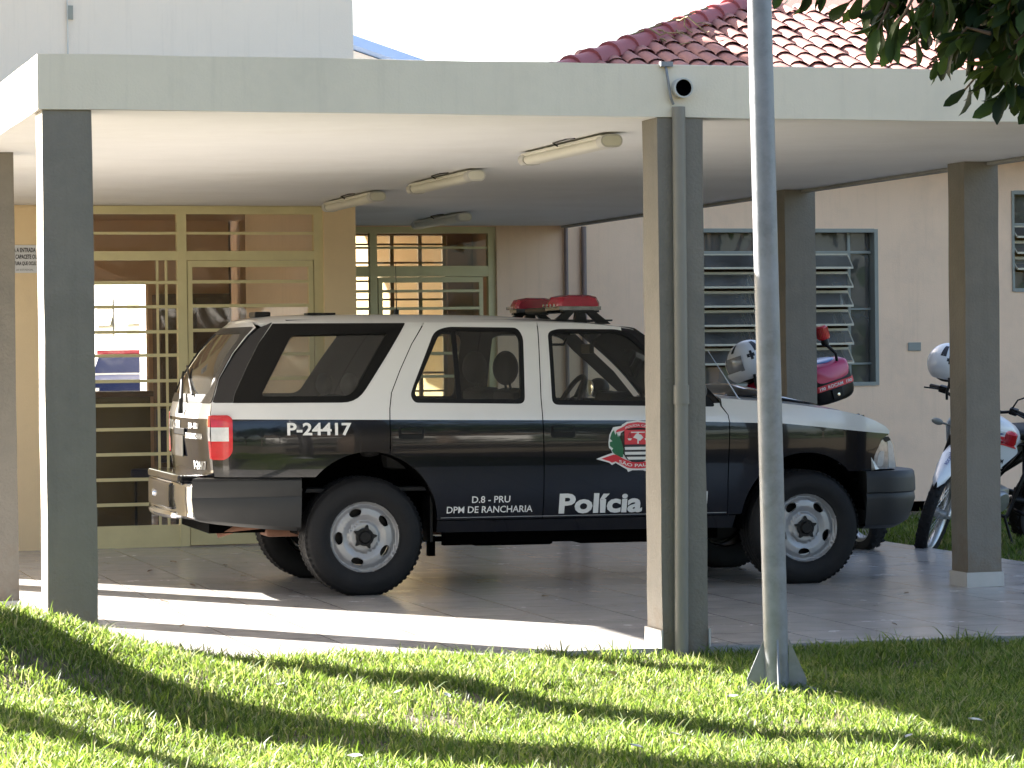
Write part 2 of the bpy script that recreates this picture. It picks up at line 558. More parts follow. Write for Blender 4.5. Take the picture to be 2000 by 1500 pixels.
def panel(name, mats, outline, fn, parent=None, holes=(), lines=(), step=.05, matf=None, rim=.014, rim_m=0, rim_holes=True):
    """skin panel: a 2D outline with holes, filled with a fine grid and laid on the surface fn(u, v) -> xyz arrays;
    normals are taken from the surface itself, edges turn in by rim"""
    loops = [densify(outline, step)] + [densify(h, step * .6) for h in holes]
    P, E = [], []
    for lp in loops:
        o = len(P)
        P += lp
        E += [(o + i, o + (i + 1) % len(lp)) for i in range(len(lp))]
    for ln in lines:
        d = densify(ln, step, False)
        o = len(P)
        P += d
        E += [(o + i, o + i + 1) for i in range(len(d) - 1)]
    A = np.array(P)
    lo, hi = A.min(0), A.max(0)
    gx, gy = np.meshgrid(np.arange(lo[0], hi[0], step), np.arange(lo[1], hi[1], step))
    G = np.stack([gx.ravel(), gy.ravel()], 1)
    ok = in_poly(G, loops[0])
    for h in loops[1:]: ok &= ~in_poly(G, h)
    G = G[ok]
    if len(G):
        d = np.min(np.linalg.norm(G[:, None, :] - A[None], axis=2), axis=1)
        G = G[d > step * .35]
        P += [tuple(g) for g in G]
    v2, e2, f2, _, _, _ = delaunay_2d_cdt([Vector(p) for p in P], E, [], 0, 1e-6)
    V = np.array([tuple(p) for p in v2])
    C = np.array([V[list(f)].mean(0) for f in f2])
    keep = in_poly(C, loops[0])
    for h in loops[1:]: keep &= ~in_poly(C, h)
    F = [tuple(f) for f, k in zip(f2, keep) if k]
    Cc = C[keep]
    def ev(q): return np.stack([np.broadcast_to(a, q[:, 0].shape) for a in fn(q[:, 0], q[:, 1])], 1)
    used = sorted({i for f in F for i in f})
    mp = {o: i for i, o in enumerate(used)}
    V = V[used]
    F = [tuple(mp[i] for i in f) for f in F]
    X = ev(V)
    e = .004
    du = ev(V + [e, 0]) - ev(V - [e, 0])
    dv = ev(V + [0, e]) - ev(V - [0, e])
    Nn = np.cross(du, dv)
    Nn /= np.linalg.norm(Nn, axis=1)[:, None] + 1e-12
    vs = [tuple(p) for p in X]
    ns = [tuple(p) for p in Nn]
    # orient faces along the surface normal
    fs, ms = [], []
    for f, c in zip(F, Cc):
        a, b, d_ = (V[f[0]], V[f[1]], V[f[2]])
        if (b[0] - a[0]) * (d_[1] - a[1]) - (b[1] - a[1]) * (d_[0] - a[0]) < 0: f = f[::-1]
        fs.append(f)
        ms.append(int(matf(c[0], c[1])) if matf else 0)
    if rim:
        for li, lp in enumerate(loops):
            if li and not rim_holes: continue
            L = np.array(lp)
            xx = ev(L)
            du = ev(L + [e, 0]) - ev(L - [e, 0])
            dv = ev(L + [0, e]) - ev(L - [0, e])
            nn = np.cross(du, dv)
            nn /= np.linalg.norm(nn, axis=1)[:, None] + 1e-12
            tg = np.roll(xx, -1, 0) - np.roll(xx, 1, 0)
            tg /= np.linalg.norm(tg, axis=1)[:, None] + 1e-12
            sn = np.cross(tg, nn)
            o = len(vs)
            k = len(lp)
            area = .5 * np.sum(L[:, 0] * np.roll(L[:, 1], -1) - np.roll(L[:, 0], -1) * L[:, 1])
            sg = (1 if area > 0 else -1) * (1 if li == 0 else -1)
            vs += [tuple(p) for p in xx] + [tuple(p) for p in xx - nn * rim]
            ns += [tuple(p) for p in sn * sg] * 2
            for i in range(k):
                j = (i + 1) % k
                fs.append((o + i, o + j, o + k + j, o + k + i) if sg < 0 else (o + j, o + i, o + k + i, o + k + j))
                ms.append(int(matf(*lp[i])) if matf and rim_m is None else (rim_m or 0))
    me = bpy.data.meshes.new(name)
    me.from_pydata(vs, [], fs)
    for q in (mats if isinstance(mats, (list, tuple)) else [mats]): me.materials.append(PAL[q])
    me.polygons.foreach_set('material_index', ms)
    me.polygons.foreach_set('use_smooth', [True] * len(fs))
    me.normals_split_custom_set_from_vertices(ns)
    ob = bpy.data.objects.new(name, me)
    COL.objects.link(ob)
    if parent: ob.parent = parent
    return ob

# ================================================================== the setting
FS = 0.00717                                   # the carport floor falls slightly to the right
def fz(x): return -FS * (x - 4.0)
def sm(t):
    t = np.clip(t, 0, 1)
    return t * t * (3 - 2 * t)
def lawn_z(X, Y):
    """a low bank: it climbs towards the slab, most of all at the left"""
    X = np.asarray(X, float); Y = np.asarray(Y, float)
    bank = np.clip((Y - 10.35) * .085, 0, .105) * (1 - sm((X - 3.0) / 1.25))
    left = .165 * sm((2.55 - X) / 1.1) * sm((Y - 11.0) / 1.2) + .13 * sm((1.95 - X) / .8)
    edge = sm((12.95 - Y) / .5)
    wob = .010 * np.sin(X * 3.1 + Y * 1.7) + .008 * np.sin(X * 5.3 - Y * 4.1)
    return -.045 + (bank + left) * edge + wob * edge

def sheet(name, xs, ys, zf, mt, kind='structure'):
    X, Y = np.meshgrid(xs, ys)
    Z = zf(X, Y) if callable(zf) else np.full_like(X, zf)
    vs = np.stack([X.ravel(), Y.ravel(), Z.ravel()], 1)
    nx, ny = len(xs), len(ys)
    fs = [(j * nx + i, j * nx + i + 1, (j + 1) * nx + i + 1, (j + 1) * nx + i) for j in range(ny - 1) for i in range(nx - 1)]
    b = MB()
    b.add(vs, fs)
    return tag(b.build(name, mt, smooth=True), kind=kind)

sheet('ground', np.linspace(-600, 600, 13), np.linspace(-600, 600, 13), -.5, 'grassland')
sheet('lawn', np.concatenate([np.linspace(-14, -1, 14), np.linspace(-.5, 9, 64), np.linspace(10, 24, 15)]),
      np.concatenate([np.linspace(-3, 6, 10), np.linspace(6.5, 12.92, 50)]), lawn_z, 'soil')
sheet('back_lawn', np.linspace(8.76, 26, 20), np.linspace(12.94, 24.1, 20), lambda X, Y: -.10 + .03 * np.sin(X * 2 + Y), 'soil')
sheet('side_yard', np.linspace(-14, .84, 10), np.linspace(12.94, 60, 20), -.08, 'soil')
sheet('back_yard', np.linspace(.9, 40, 10), np.linspace(30.4, 90, 10), -.06, 'concrete')
b = MB(); b.box(8.9, 26, 23.2, 24.15, -.3, -.085); tag(b.build('path', 'concrete'), kind='structure')
b = MB(); b.box(-60, 60, -14, -5, -.49, -.42); tag(b.build('road', 'asphalt'), kind='structure')
# carport floor: tiled slab, falling to the right
b = MB()
x0, x1, y0, y1 = .86, 8.73, 12.925, 24.16
b.add([(x0, y0, fz(x0)), (x1, y0, fz(x1)), (x1, y1, fz(x1)), (x0, y1, fz(x0)),
       (x0, y0, -.3), (x1, y0, -.3), (x1, y1, -.3), (x0, y1, -.3)],
      [(0, 1, 2, 3)], 0)
b.add(b.v[:], [(0, 4, 5, 1), (1, 5, 6, 2), (2, 6, 7, 3), (3, 7, 4, 0)], 1)
tag(b.build('carport_floor', ['floor', 'concrete'], recalc=False), kind='structure')

# ------------------------------------------------------------------ carport roof
HC, HT = 2.505, 2.752
can = thing('carport_roof', 'flat off-white concrete carport roof over the police car', 'carport roof', (1.633, 12.894, HC))
def rel(b, o): b.xf(Matrix.Translation(-Vector(o.location))); return b
cv = [(1.633, 12.894), (7.66, 12.894), (7.655, 24.19), (5.02, 24.19), (5.02, 20.985), (1.633, 20.985)]
b = MB()
n = len(cv)
jit = lambda: rng.uniform(-.003, .003)
# slightly wavy plastered edges
def wavy(poly, step=.35):
    d = densify(poly, step)
    return [(x + jit(), y + jit()) for x, y in d]
wv = wavy(cv)
N_ = len(wv)
topz = [HT + jit() for _ in wv]
botz = [HC + rng.uniform(-.002, .002) for _ in wv]
vs = [(x, y, z) for (x, y), z in zip(wv, botz)] + [(x, y, z) for (x, y), z in zip(wv, topz)]
b.add(vs, [(i, (i + 1) % N_, N_ + (i + 1) % N_, N_ + i) for i in range(N_)] + [tuple(range(N_, 2 * N_))], 0)
rel(b, can).build('fascia', ['white_plaster'], can)
b = MB()
b.add([(x, y, HC) for x, y in wv], [tuple(range(N_))[::-1]], 0)
rel(b, can).build('ceiling', ['ceiling'], can, recalc=False)
b = MB()   # drip lip under the right edge, its grey standing in for shade
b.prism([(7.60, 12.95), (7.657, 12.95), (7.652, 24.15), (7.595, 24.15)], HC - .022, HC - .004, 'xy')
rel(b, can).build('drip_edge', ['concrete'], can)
# drain spout through the fascia with its strap
b = MB()
b.lathe([(.0, .10), (.040, .10), (.040, -.052), (.047, -.052), (.047, .10)], (4.652, 12.894, 2.640), 'y', 28)
sp_ = rel(b, can).build('drain_spout', ['pvc'], can, angle=40)
b = MB(); b.lathe([(.0, -.003), (.0392, -.003), (.0392, -.046)], (4.652, 12.894, 2.640), 'y', 28)  # near-black disc stands in for the shade inside the pipe
rel(b, can).build('bore_shade', ['matte'], sp_)
b = MB()
b.tube([(4.578, 12.885, 2.742), (4.580, 12.872, 2.70), (4.598, 12.872, 2.59), (4.612, 12.88, 2.565)], .007, 8)
b.box(4.55, 4.61, 12.872, 12.90, 2.742, 2.765)
rel(b, can).build('strap', ['galv'], can)

# ------------------------------------------------------------------ columns
def column(x0, x1, y0, y1, label, skirt=True, z0=None, zlow=None):
    xm, ym = (x0 + x1) / 2, (y0 + y1) / 2
    zf = fz(xm)
    base = zf if zlow is None else zlow
    t = thing('carport_column', label, 'column', (xm, ym, base), group='grey square columns of the carport')
    hx, hy = (x1 - x0) / 2, (y1 - y0) / 2
    b = MB()
    zs = np.linspace(base - .02, HC - .001, 14)
    ring = []
    for z in zs:
        wz = .0022
        for (sx, sy) in ((-1, -1), (1, -1), (1, 1), (-1, 1)):
            ring.append((sx * hx + rng.uniform(-wz, wz), sy * hy + rng.uniform(-wz, wz), z - base))
    b.add(ring, [(i * 4 + k, i * 4 + (k + 1) % 4, (i + 1) * 4 + (k + 1) % 4, (i + 1) * 4 + k) for i in range(13) for k in range(4)])
    b.build('shaft', 'column_paint', t)
    if skirt:
        b = MB()
        h = .088 + zf - base
        z0 = zf - base + .001
        g = .011
        b.box(-hx - g, -hx - .0015, -hy - g, hy + g, z0, h)
        b.box(hx + .0015, hx + g, -hy - g, hy + g, z0, h)
        if zlow is None: b.box(-hx - .0005, hx + .0005, -hy - g, -hy - .0015, z0, h)
        b.box(-hx - .0005, hx + .0005, hy + .0015, hy + g, z0, h)
        b.build('skirting', 'skirting', t)
    return t
column(1.650, 1.872, 12.902, 13.125, 'grey column at the front left corner of the carport, in front of the wall notice', zlow=-.12)
column(4.538, 4.765, 12.902, 13.12, 'grey column with a drain pipe on its front, hiding the middle of the police car', zlow=-.12)
column(7.452, 7.672, 15.715, 15.94, 'grey column with pale skirting tiles in front of the right motorcycle')
column(7.475, 7.70, 18.62, 18.85, 'grey column behind the bonnet of the police car, beside the red top box')
column(1.622, 1.842, 15.61, 15.83, 'grey column at the left edge of the photo, second along the carport side')
t_ = column(1.622, 1.842, 17.95, 18.17, 'grey column third along the left side of the carport')
column(7.44, 7.665, 12.902, 13.125, 'grey column at the front right corner of the carport', zlow=-.12)

# down pipe in front of the middle column
dp = thing('drain_pipe', 'grey painted drain pipe running down the front of the middle column', 'drain pipe', (4.632, 12.868, -.08))
b = MB(); b.tube([(4.634, 12.868, 2.552), (4.632, 12.868, 1.19)], .0315, 20); rel(b, dp).build('upper_pipe', 'pipe_paint', dp, angle=40)
b = MB(); b.tube([(4.632, 12.868, 1.21), (4.618, 12.866, -.08)], .0325, 20); rel(b, dp).build('lower_pipe', 'pipe_paint', dp, angle=40)
b = MB(); b.tube([(4.632, 12.868, 1.24), (4.632, 12.868, 1.15)], .0375, 20); rel(b, dp).build('collar', 'pipe_paint', dp, angle=40)

# ------------------------------------------------------------------ ceiling lamps
def lamp(x, y, label):
    t = thing('ceiling_lamp', label, 'lamp', (x, y, HC), group='strip lamps under the carport ceiling')
    L = 1.46
    b = MB()
    b.box(-.05, .05, 0.03, L - .03, -.030, -.012, 0, .006)
    b.box(-.012, .012, .35, .39, -.014, 0); b.box(-.012, .012, L - .39, L - .35, -.014, 0)
    b.build('tray', 'lampbody', t)
    def cap_poly(w, h, zc, n=7):
        p = []
        for s in (1, -1):
            for k in range(n + 1):
                a = s * math.pi / 2 - math.pi * k / n if s == 1 else -math.pi / 2 - math.pi * k / n
                p.append((s * (w - h) + h * math.cos(a), zc + h * math.sin(a)))
        return p
    b = MB(); b.prism(cap_poly(.052, .026, -.048), .09, L - .09, 'xz'); b.build('diffuser', 'lampbody', t, angle=40)
    for y0, y1 in ((0, .085), (L - .085, L)):
        b = MB(); b.prism(cap_poly(.058, .033, -.044), y0, y1, 'xz'); b.build('end_cap', 'pvc', t, angle=40)
    b = MB(); b.prism(cap_poly(.049, .024, -.044), -.004, .002, 'xz'); b.build('end_plate', 'lampbody', t, angle=40)
    b = MB(); b.tube([(-.05, .75, -.02), (-.085, .72, -.006), (-.09, .5, -.004), (-.06, .42, -.003)], .004, 6); b.build('cable', 'black', t)
    return t
lamp(4.612, 13.80, 'strip lamp on the carport ceiling nearest the middle column')
lamp(4.70, 16.62, 'strip lamp second from the front on the carport ceiling')
lamp(4.66, 18.92, 'strip lamp on the carport ceiling close to the peach pier by the door')
lamp(6.055, 21.75, 'strip lamp deepest under the carport, above the second glazed door')

# ------------------------------------------------------------------ left office block
ob = thing('office_block', 'tall light grey office block with peach ground floor and yellow glazed entrance', 'building', (2.5, 21, 0))
GX0, GX1 = 2.86, 4.757
b = MB()
b.box(.10, GX0, 21.0, 21.2, -.1, HC - .002); rel(b, ob).build('ground_floor_wall', 'peach', ob)
b = MB(); b.box(GX1, 5.0, 21.0, 21.2, -.1, HC - .002)
rel(b, ob).build('door_pier', 'peach', ob)
b = MB()
b.box(.10, 5.0, 21.0, 21.2, HC, 6.45); b.box(.10, .3, 21.2, 23.0, -.1, 6.45); b.box(.10, .3, 26.6, 30.2, -.1, 6.45); b.box(.10, .3, 23.0, 26.6, 2.45, 6.45); b.box(.10, .3, 23.0, 26.6, -.1, .6); b.box(4.8, 5.0, 21.2, 24.2, -.1, 6.45)  # unseen opening in the left facade, added to let daylight into the hall
b.box(.3, 4.8, 21.2, 30.2, 6.3, 6.448); b.box(4.8, 5.0, 24.2, 30.2, 2.9, 6.45); b.box(.3, 4.8, 30.0, 30.2, 2.9, 6.3)
rel(b, ob).build('upper_wall', 'block_paint', ob)
b = MB(); b.box(.8, 4.22, 30.25, 35.4, -.1, 9.3); rel(b, ob).build('shade_block', 'block_paint', ob)  # unseen block added to throw shade on the tile roof
b = MB()
# hall behind the entrance: side walls, back wall with its door opening and slot, ceiling
OX0, OX1 = 3.95, 4.505
b.box(1.3, 1.5, 21.2, 23.0, 0, 2.7); b.box(1.3, 1.5, 26.6, 27.5, 0, 2.7); b.box(1.3, 1.5, 23.0, 26.6, 0, .6); b.box(1.3, 1.5, 23.0, 26.6, 2.45, 2.7); b.box(5.55, 5.6, 24.2, 27.5, 0, 2.7)  # gap in the left wall added to brighten the hall
b.box(1.3, OX0, 27.5, 27.65, 0, 2.7); b.box(OX0, OX1, 27.5, 27.65, 2.09, 2.7); b.box(OX1, 5.29, 27.5, 27.65, 0, 2.7)
b.box(5.29, 5.40, 27.5, 27.65, 0, 1.25); b.box(5.40, 5.6, 27.5, 27.65, 0, 2.7)
b.box(1.3, 5.6, 21.2, 27.65, 2.7, 2.85)
rel(b, ob).build('hall_wall', 'hallwall', ob)
b = MB(); b.box(1.5, 5.55, 21.0, 30.3, -.1, .006); rel(b, ob).build('hall_floor', 'floor', ob)
b = MB(); b.tube([(2.878, 20.985, 2.76), (2.878, 20.985, 6.5)], .006, 6)
rel(b, ob).build('lightning_cable', 'pvc', ob)
b = MB(); b.box(2.882, 2.918, 20.976, 20.999, 3.845, 3.945); b.tube([(2.9, 20.978, 3.92), (2.9, 20.97, 3.92)], .006, 8); b.tube([(2.9, 20.978, 3.865), (2.9, 20.97, 3.865)], .006, 8)
rel(b, ob).build('cable_clamp', 'grey_frame', ob)

def glazed_entrance(parent, Y, xl, mullx, xr, leaf, toprow, trans, bars_l, bars_r, kick_l, kick_r, fm, ztop, upper_bar, vbars=(), dk=True):
    """yellow steel and glass front: fixed left bay, door leaf on the right"""
    t = bpy.data.objects.new('entrance', None); COL.objects.link(t); t.parent = parent
    t.location = Vector((xl, Y, 0)) - Vector(parent.location)
    T = Matrix.Translation(-Vector((xl, Y, 0)))
    b = MB()
    d0, d1 = -.02, .05
    b.box(xl, xr, Y + d0, Y + d1, toprow, ztop)                           # head
    b.box(xr - .068, xr, Y + d0, Y + d1, 0.0, toprow)                     # right jamb
    b.box(mullx[0], mullx[1], Y + d0, Y + d1, 0.0, toprow)                # mullion
    b.box(xl, xl + .05, Y + d0, Y + d1, 0.0, toprow)
    for a, c in ((xl + .05, mullx[0]), (mullx[1], xr - .068)):
        b.box(a, c, Y + d0 + .004, Y + d1 - .004, trans[0], trans[1])
        b.box(a, c, Y - .008, Y + .008, upper_bar - .010, upper_bar + .010)
    b.xf(T).build('frame', fm, t)
    # fixed bay
    b = MB()
    for z in bars_l: b.box(xl + .05, mullx[0], Y - .012, Y + .006, z - .012, z + .012)
    b.box(xl + .05, mullx[0], Y - .010, Y + .02, 0.0, kick_l)
    for x in vbars: b.box(x - .009, x + .009, Y + .008, Y + .020, kick_l, trans[0])
    b.xf(T).build('grille', fm, t)
    # door leaf
    dr = bpy.data.objects.new('door', None)
    b = MB()
    lx0, lx1 = leaf
    st = .036
    b.box(lx0, lx0 + st, Y - .012, Y + .03, .012, trans[0] - .004)
    b.box(lx1 - st, lx1, Y - .012, Y + .03, .012, trans[0] - .004)
    b.box(lx0 + st, lx1 - st, Y - .012, Y + .03, trans[0] - .05, trans[0] - .004)
    b.box(lx0 + st, lx1 - st, Y - .010, Y + .028, .012, kick_r)
    for z in bars_r: b.box(lx0 + st, lx1 - st, Y - .012, Y + .006, z - .012, z + .012)
    d = b.xf(T).build('door', fm, t)
    b = MB()
    hx = lx0 + .018
    b.tube([(hx, Y - .012, 1.02), (hx, Y - .05, 1.02), (hx + .10, Y - .055, 1.02)], .008, 8)
    b.xf(T).build('handle', 'alloy', d)
    b = MB()
    g = Y + .014
    b.add([(lx0 + st, g, kick_r), (lx1 - st, g, kick_r), (lx1 - st, g, trans[0] - .05), (lx0 + st, g, trans[0] - .05)], [(0, 1, 2, 3)])
    b.xf(T).build('pane', 'glass', d)
    for a, c, z0, z1 in ((xl + .05, mullx[0], kick_l, trans[0]), (xl + .05, mullx[0], trans[1], toprow), (mullx[1], xr - .068, trans[1], toprow)):
        b = MB()
        b.add([(a, g, z0), (c, g, z0), (c, g, z1), (a, g, z1)], [(0, 1, 2, 3)])
        b.xf(T).build('pane', 'glass', t)
    return t
glazed_entrance(ob, 21.05, GX0, (3.664, 3.733), GX1, (3.739, 4.683), 2.443, (2.105, 2.172),
                [1.943, 1.765, 1.582, 1.410, 1.223, 1.048, .872, .689, .505, .322], [1.946, 1.769, 1.59, 1.41, 1.23, 1.05, .87, .69, .51, .36],
                .167, .208, 'yellow', HC - .003, 2.303, (3.52, 3.585))

# things in the hall
t = thing('reception_counter', 'olive brown reception counter behind the glazed entrance', 'counter', (3.2, 23.3, .006))
b = MB(); b.box(-.55, .62, -.02, .42, .02, 1.07); b.build('front_panel', 'olive', t)
b = MB(); b.box(-.58, .645, -.05, .46, 1.072, 1.115, 0, .008); b.build('counter_top', 'wood', t)
t = thing('waiting_chair', 'dark blue waiting chair inside the hall by the door mullion', 'chair', (3.93, 23.15, .006), (0, 0, R(200)))
b = MB(); b.box(-.22, .22, -.22, .20, .42, .49, 0, .02); b.build('seat', 'darkblue', t)
b = MB(); b.box(-.21, .21, .19, .25, .55, .98, 0, .02); b.build('backrest', 'darkblue', t)
for sx in (-.19, .19):
    for sy in (-.18, .2):
        b = MB(); b.tube([(sx, sy, 0), (sx, sy, .43 if sy < 0 else .62)], .011, 8); b.build('leg', 'black', t)
t = thing('wooden_cupboard', 'dark brown wooden cupboard at the back of the hall', 'cupboard', (4.78, 27.2, .006))
b = MB(); b.box(-.24, .42, -.2, .27, 0, 1.98); b.build('carcass', 'wood', t)
for sx in (-.235, .095):
    b = MB(); b.box(sx, sx + .32, -.225, -.202, .05, 1.94, 0, .004); d = b.build('door', 'wood', t)
    b = MB(); b.tube([(sx + (.29 if sx < 0 else .03), -.226, 1.0), (sx + (.29 if sx < 0 else .03), -.245, 1.0)], .01, 8); b.build('knob', 'alloy', d)

# notice on the wall
t = thing('wall_notice', 'white paper notice with black lettering on the peach wall', 'notice', (2.53, 20.998, 2.115))
b = MB(); b.box(-.165, .14, -.006, 0, -.10, .10); b.build('sheet', 'paper', t)
for s_, z, h, w, xo, bo in (('PROIBIDA A ENTRADA', .048, .032, .25, -.152, .03), ('USANDO CAPACETE OU', .000, .032, .26, -.152, .03), ('DE COBERTURA QUE OCULTE', -.050, .032, .275, -.152, .03), ('A FACE  LEI ESTADUAL', -.084, .012, .20, -.12, .0)):
    b = MB()
    v, f = text_tris(s_, w, h, bo)
    b.add([(xo + q[0], -.0085, z + q[1]) for q in v], f)
    b.build('lettering', 'decal_dark', t)

# ------------------------------------------------------------------ right wing
rw = thing('office_wing', 'cream office wing with red clay tile roof and louvred windows', 'building', (8, 24.2, 0))
WY = 24.2
def k_(x, z): return x * 1.0386, 1.40733 + (z - 1.40733) * 1.0386
WX0, WZ0 = k_(8.30, 1.079); WX1, WZ1 = k_(10.213, 2.438)
V0, VZ0 = k_(11.508, 1.888); V1, VZ1 = 12.6, 2.83
b = MB()
b.box(7.02, WX0, WY, WY + .2, -.3, 3.5); b.box(WX0, WX1, WY, WY + .2, -.3, WZ0); b.box(WX0, WX1, WY, WY + .2, WZ1, 3.5)
b.box(WX1, V0, WY, WY + .2, -.3, 3.5); b.box(V0, V1, WY, WY + .2, -.3, VZ0); b.box(V0, V1, WY, WY + .2, VZ1, 3.5); b.box(V1, 20, WY, WY + .2, -.3, 3.5)
b.box(5.0, 7.02, WY, WY + .2, HC - .01, 3.5)
rel(b, rw).build('wall', 'pinkwall', rw)
b = MB()
b.box(5.6, 5.75, WY + .2, 29.2, 0, 2.8); b.box(5.6, 6.86, 29, 29.2, 0, 2.8); b.box(7.88, 12, 29, 29.2, 0, 2.8); b.box(6.86, 7.88, 29, 29.2, 2.62, 2.8); b.box(6.86, 7.88, 29, 29.2, 0, .9)
b.box(11.8, 12, WY + .2, 29, 0, 2.8); b.box(8.15, 8.25, WY + .2, 29, 0, 2.8); b.box(5.6, 12, WY + .2, 29.2, 2.8, 2.9); b.box(12, 20, 27, 27.2, -.1, 3.3); b.box(19.8, 20, WY + .2, 27, -.1, 3.3); b.box(12, 19.8, WY + .2, 27, 3.0, 3.1)
rel(b, rw).build('room_wall', 'hallwall', rw)
b = MB(); b.box(5.6, 12, WY, 29.2, -.1, .004); rel(b, rw).build('room_floor', 'floor', rw)
b = MB()
for x in (6.86, 7.30, 7.60, 7.86): b.box(x - .02, x + .02, 29.05, 29.1, .9, 2.62)
for z in np.arange(1.0, 2.62, .19): b.box(6.86, 7.88, 29.06, 29.09, z, z + .02)
rel(b, rw).build('rear_window_frame', 'yellow', rw)
glazed_entrance(rw, WY + .05, 5.2, (5.893, 5.957), 7.02, (5.968, 6.905), 2.44, (2.065, 2.157),
                [1.94, 1.79, 1.6, 1.4, 1.2, 1.0, .8, .6, .4], [1.94, 1.79, 1.6, 1.4, 1.2, 1.0, .8, .6, .4], .17, .2, 'grey_frame' if False else 'yellow', HC - .003, 2.315)

def louvre_window(parent, x0, x1, z0, z1, mulls, rows, zt, side_bars, left_full=False):
    t = bpy.data.objects.new('window', None); COL.objects.link(t); t.parent = parent
    t.location = Vector((x0, WY, z0)) - Vector(parent.location)
    T = Matrix.Translation(-Vector((x0, WY, z0)))
    b = MB()
    e = .055
    b.box(x0 - .004, x0 + .02, WY - .012, WY + .15, z0, z1); b.box(x1 - .03, x1 + .004, WY - .012, WY + .15, z0, z1)
    b.box(x0 + .02, x1 - .03, WY - .012, WY + .15, z1 - .03, z1 + .004); b.box(x0 + .02, x1 - .03, WY - .012, WY + .15, z0 - .004, z0 + .03)
    for x in mulls: b.box(x - .014, x + .014, WY + .08, WY + .12, z0 + .03, z1 - .03)
    b.box(x0 + .02, x1 - .03, WY + .075, WY + .115, zt - .012, zt + .012)
    for z in side_bars: b.box(mulls[-1] + .014, x1 - .03, WY + .085, WY + .11, z - .009, z + .009)
    b.xf(T).build('frame', 'grey_frame', t)
    xs = [x0 + .02] + list(mulls) + [x1 - .03]
    for i in range(len(xs) - 1):
        a, c = xs[i] + .012, xs[i + 1] - .012
        bb = MB(); bb.add([(a, WY + .1, zt), (c, WY + .1, zt), (c, WY + .1, z1 - .03), (a, WY + .1, z1 - .03)], [(0, 1, 2, 3)])
        bb.xf(T).build('pane', 'louvre_glass', t)
        if i == len(xs) - 2:
            bb = MB(); bb.add([(a, WY + .1, z0 + .03), (c, WY + .1, z0 + .03), (c, WY + .1, zt), (a, WY + .1, zt)], [(0, 1, 2, 3)])
            bb.xf(T).build('pane', 'louvre_glass', t)
            continue
        n = rows
        zb = z0 + .18
        for k in range(n):
            za, zb2 = zb + (zt - zb) * k / n, zb + (zt - zb) * (k + 1) / n
            # tilted pane in its steel frame: bottom edge swings out
            pl = bb = MB()
            hh = (zb2 - za)
            top = (WY + .09, zb2 - .018); bot = (WY - .035, za + .030)
            def strip(p, q, w): pass
            bb.add([(a, top[0], top[1]), (c, top[0], top[1]), (c, bot[0], bot[1]), (a, bot[0], bot[1])], [(0, 1, 2, 3)])
            o = bb.xf(T).build('louvre', 'louvre_glass', t)
            fr = MB()
            fr.box(a, c, top[0] - .010, top[0] + .010, top[1] - .008, top[1] + .014)
            fr.box(a, c, bot[0] - .012, bot[0] + .006, bot[1] - .012, bot[1] + .006)
            for xx in (a, c): fr.tube([(xx, top[0], top[1]), (xx, bot[0], bot[1])], .007, 6)
            fr.xf(T).build('louvre_frame', 'cream_bar', o)
        bb = MB(); bb.add([(a, WY + .1, z0 + .03), (c, WY + .1, z0 + .03), (c, WY + .1, zb), (a, WY + .1, zb)], [(0, 1, 2, 3)])
        bb.xf(T).build('pane', 'louvre_glass', t)
    return t
mz = k_(9.98, 2.24)
louvre_window(rw, WX0, WX1, WZ0, WZ1, [9.457, mz[0]], 6, mz[1], [k_(0, 1.745)[1], k_(0, 1.268)[1]])
louvre_window(rw, V0, V1, VZ0, VZ1, [V0 + .35], 3, VZ0 + .62, [])
px, pz = k_(10.495, 1.374); qx, qz = k_(10.616, 1.447)
b = MB(); b.box(px, qx, WY - .012, WY - .001, pz, qz, 0, .003); rel(b, rw).build('wall_plate', 'grey_frame', rw)
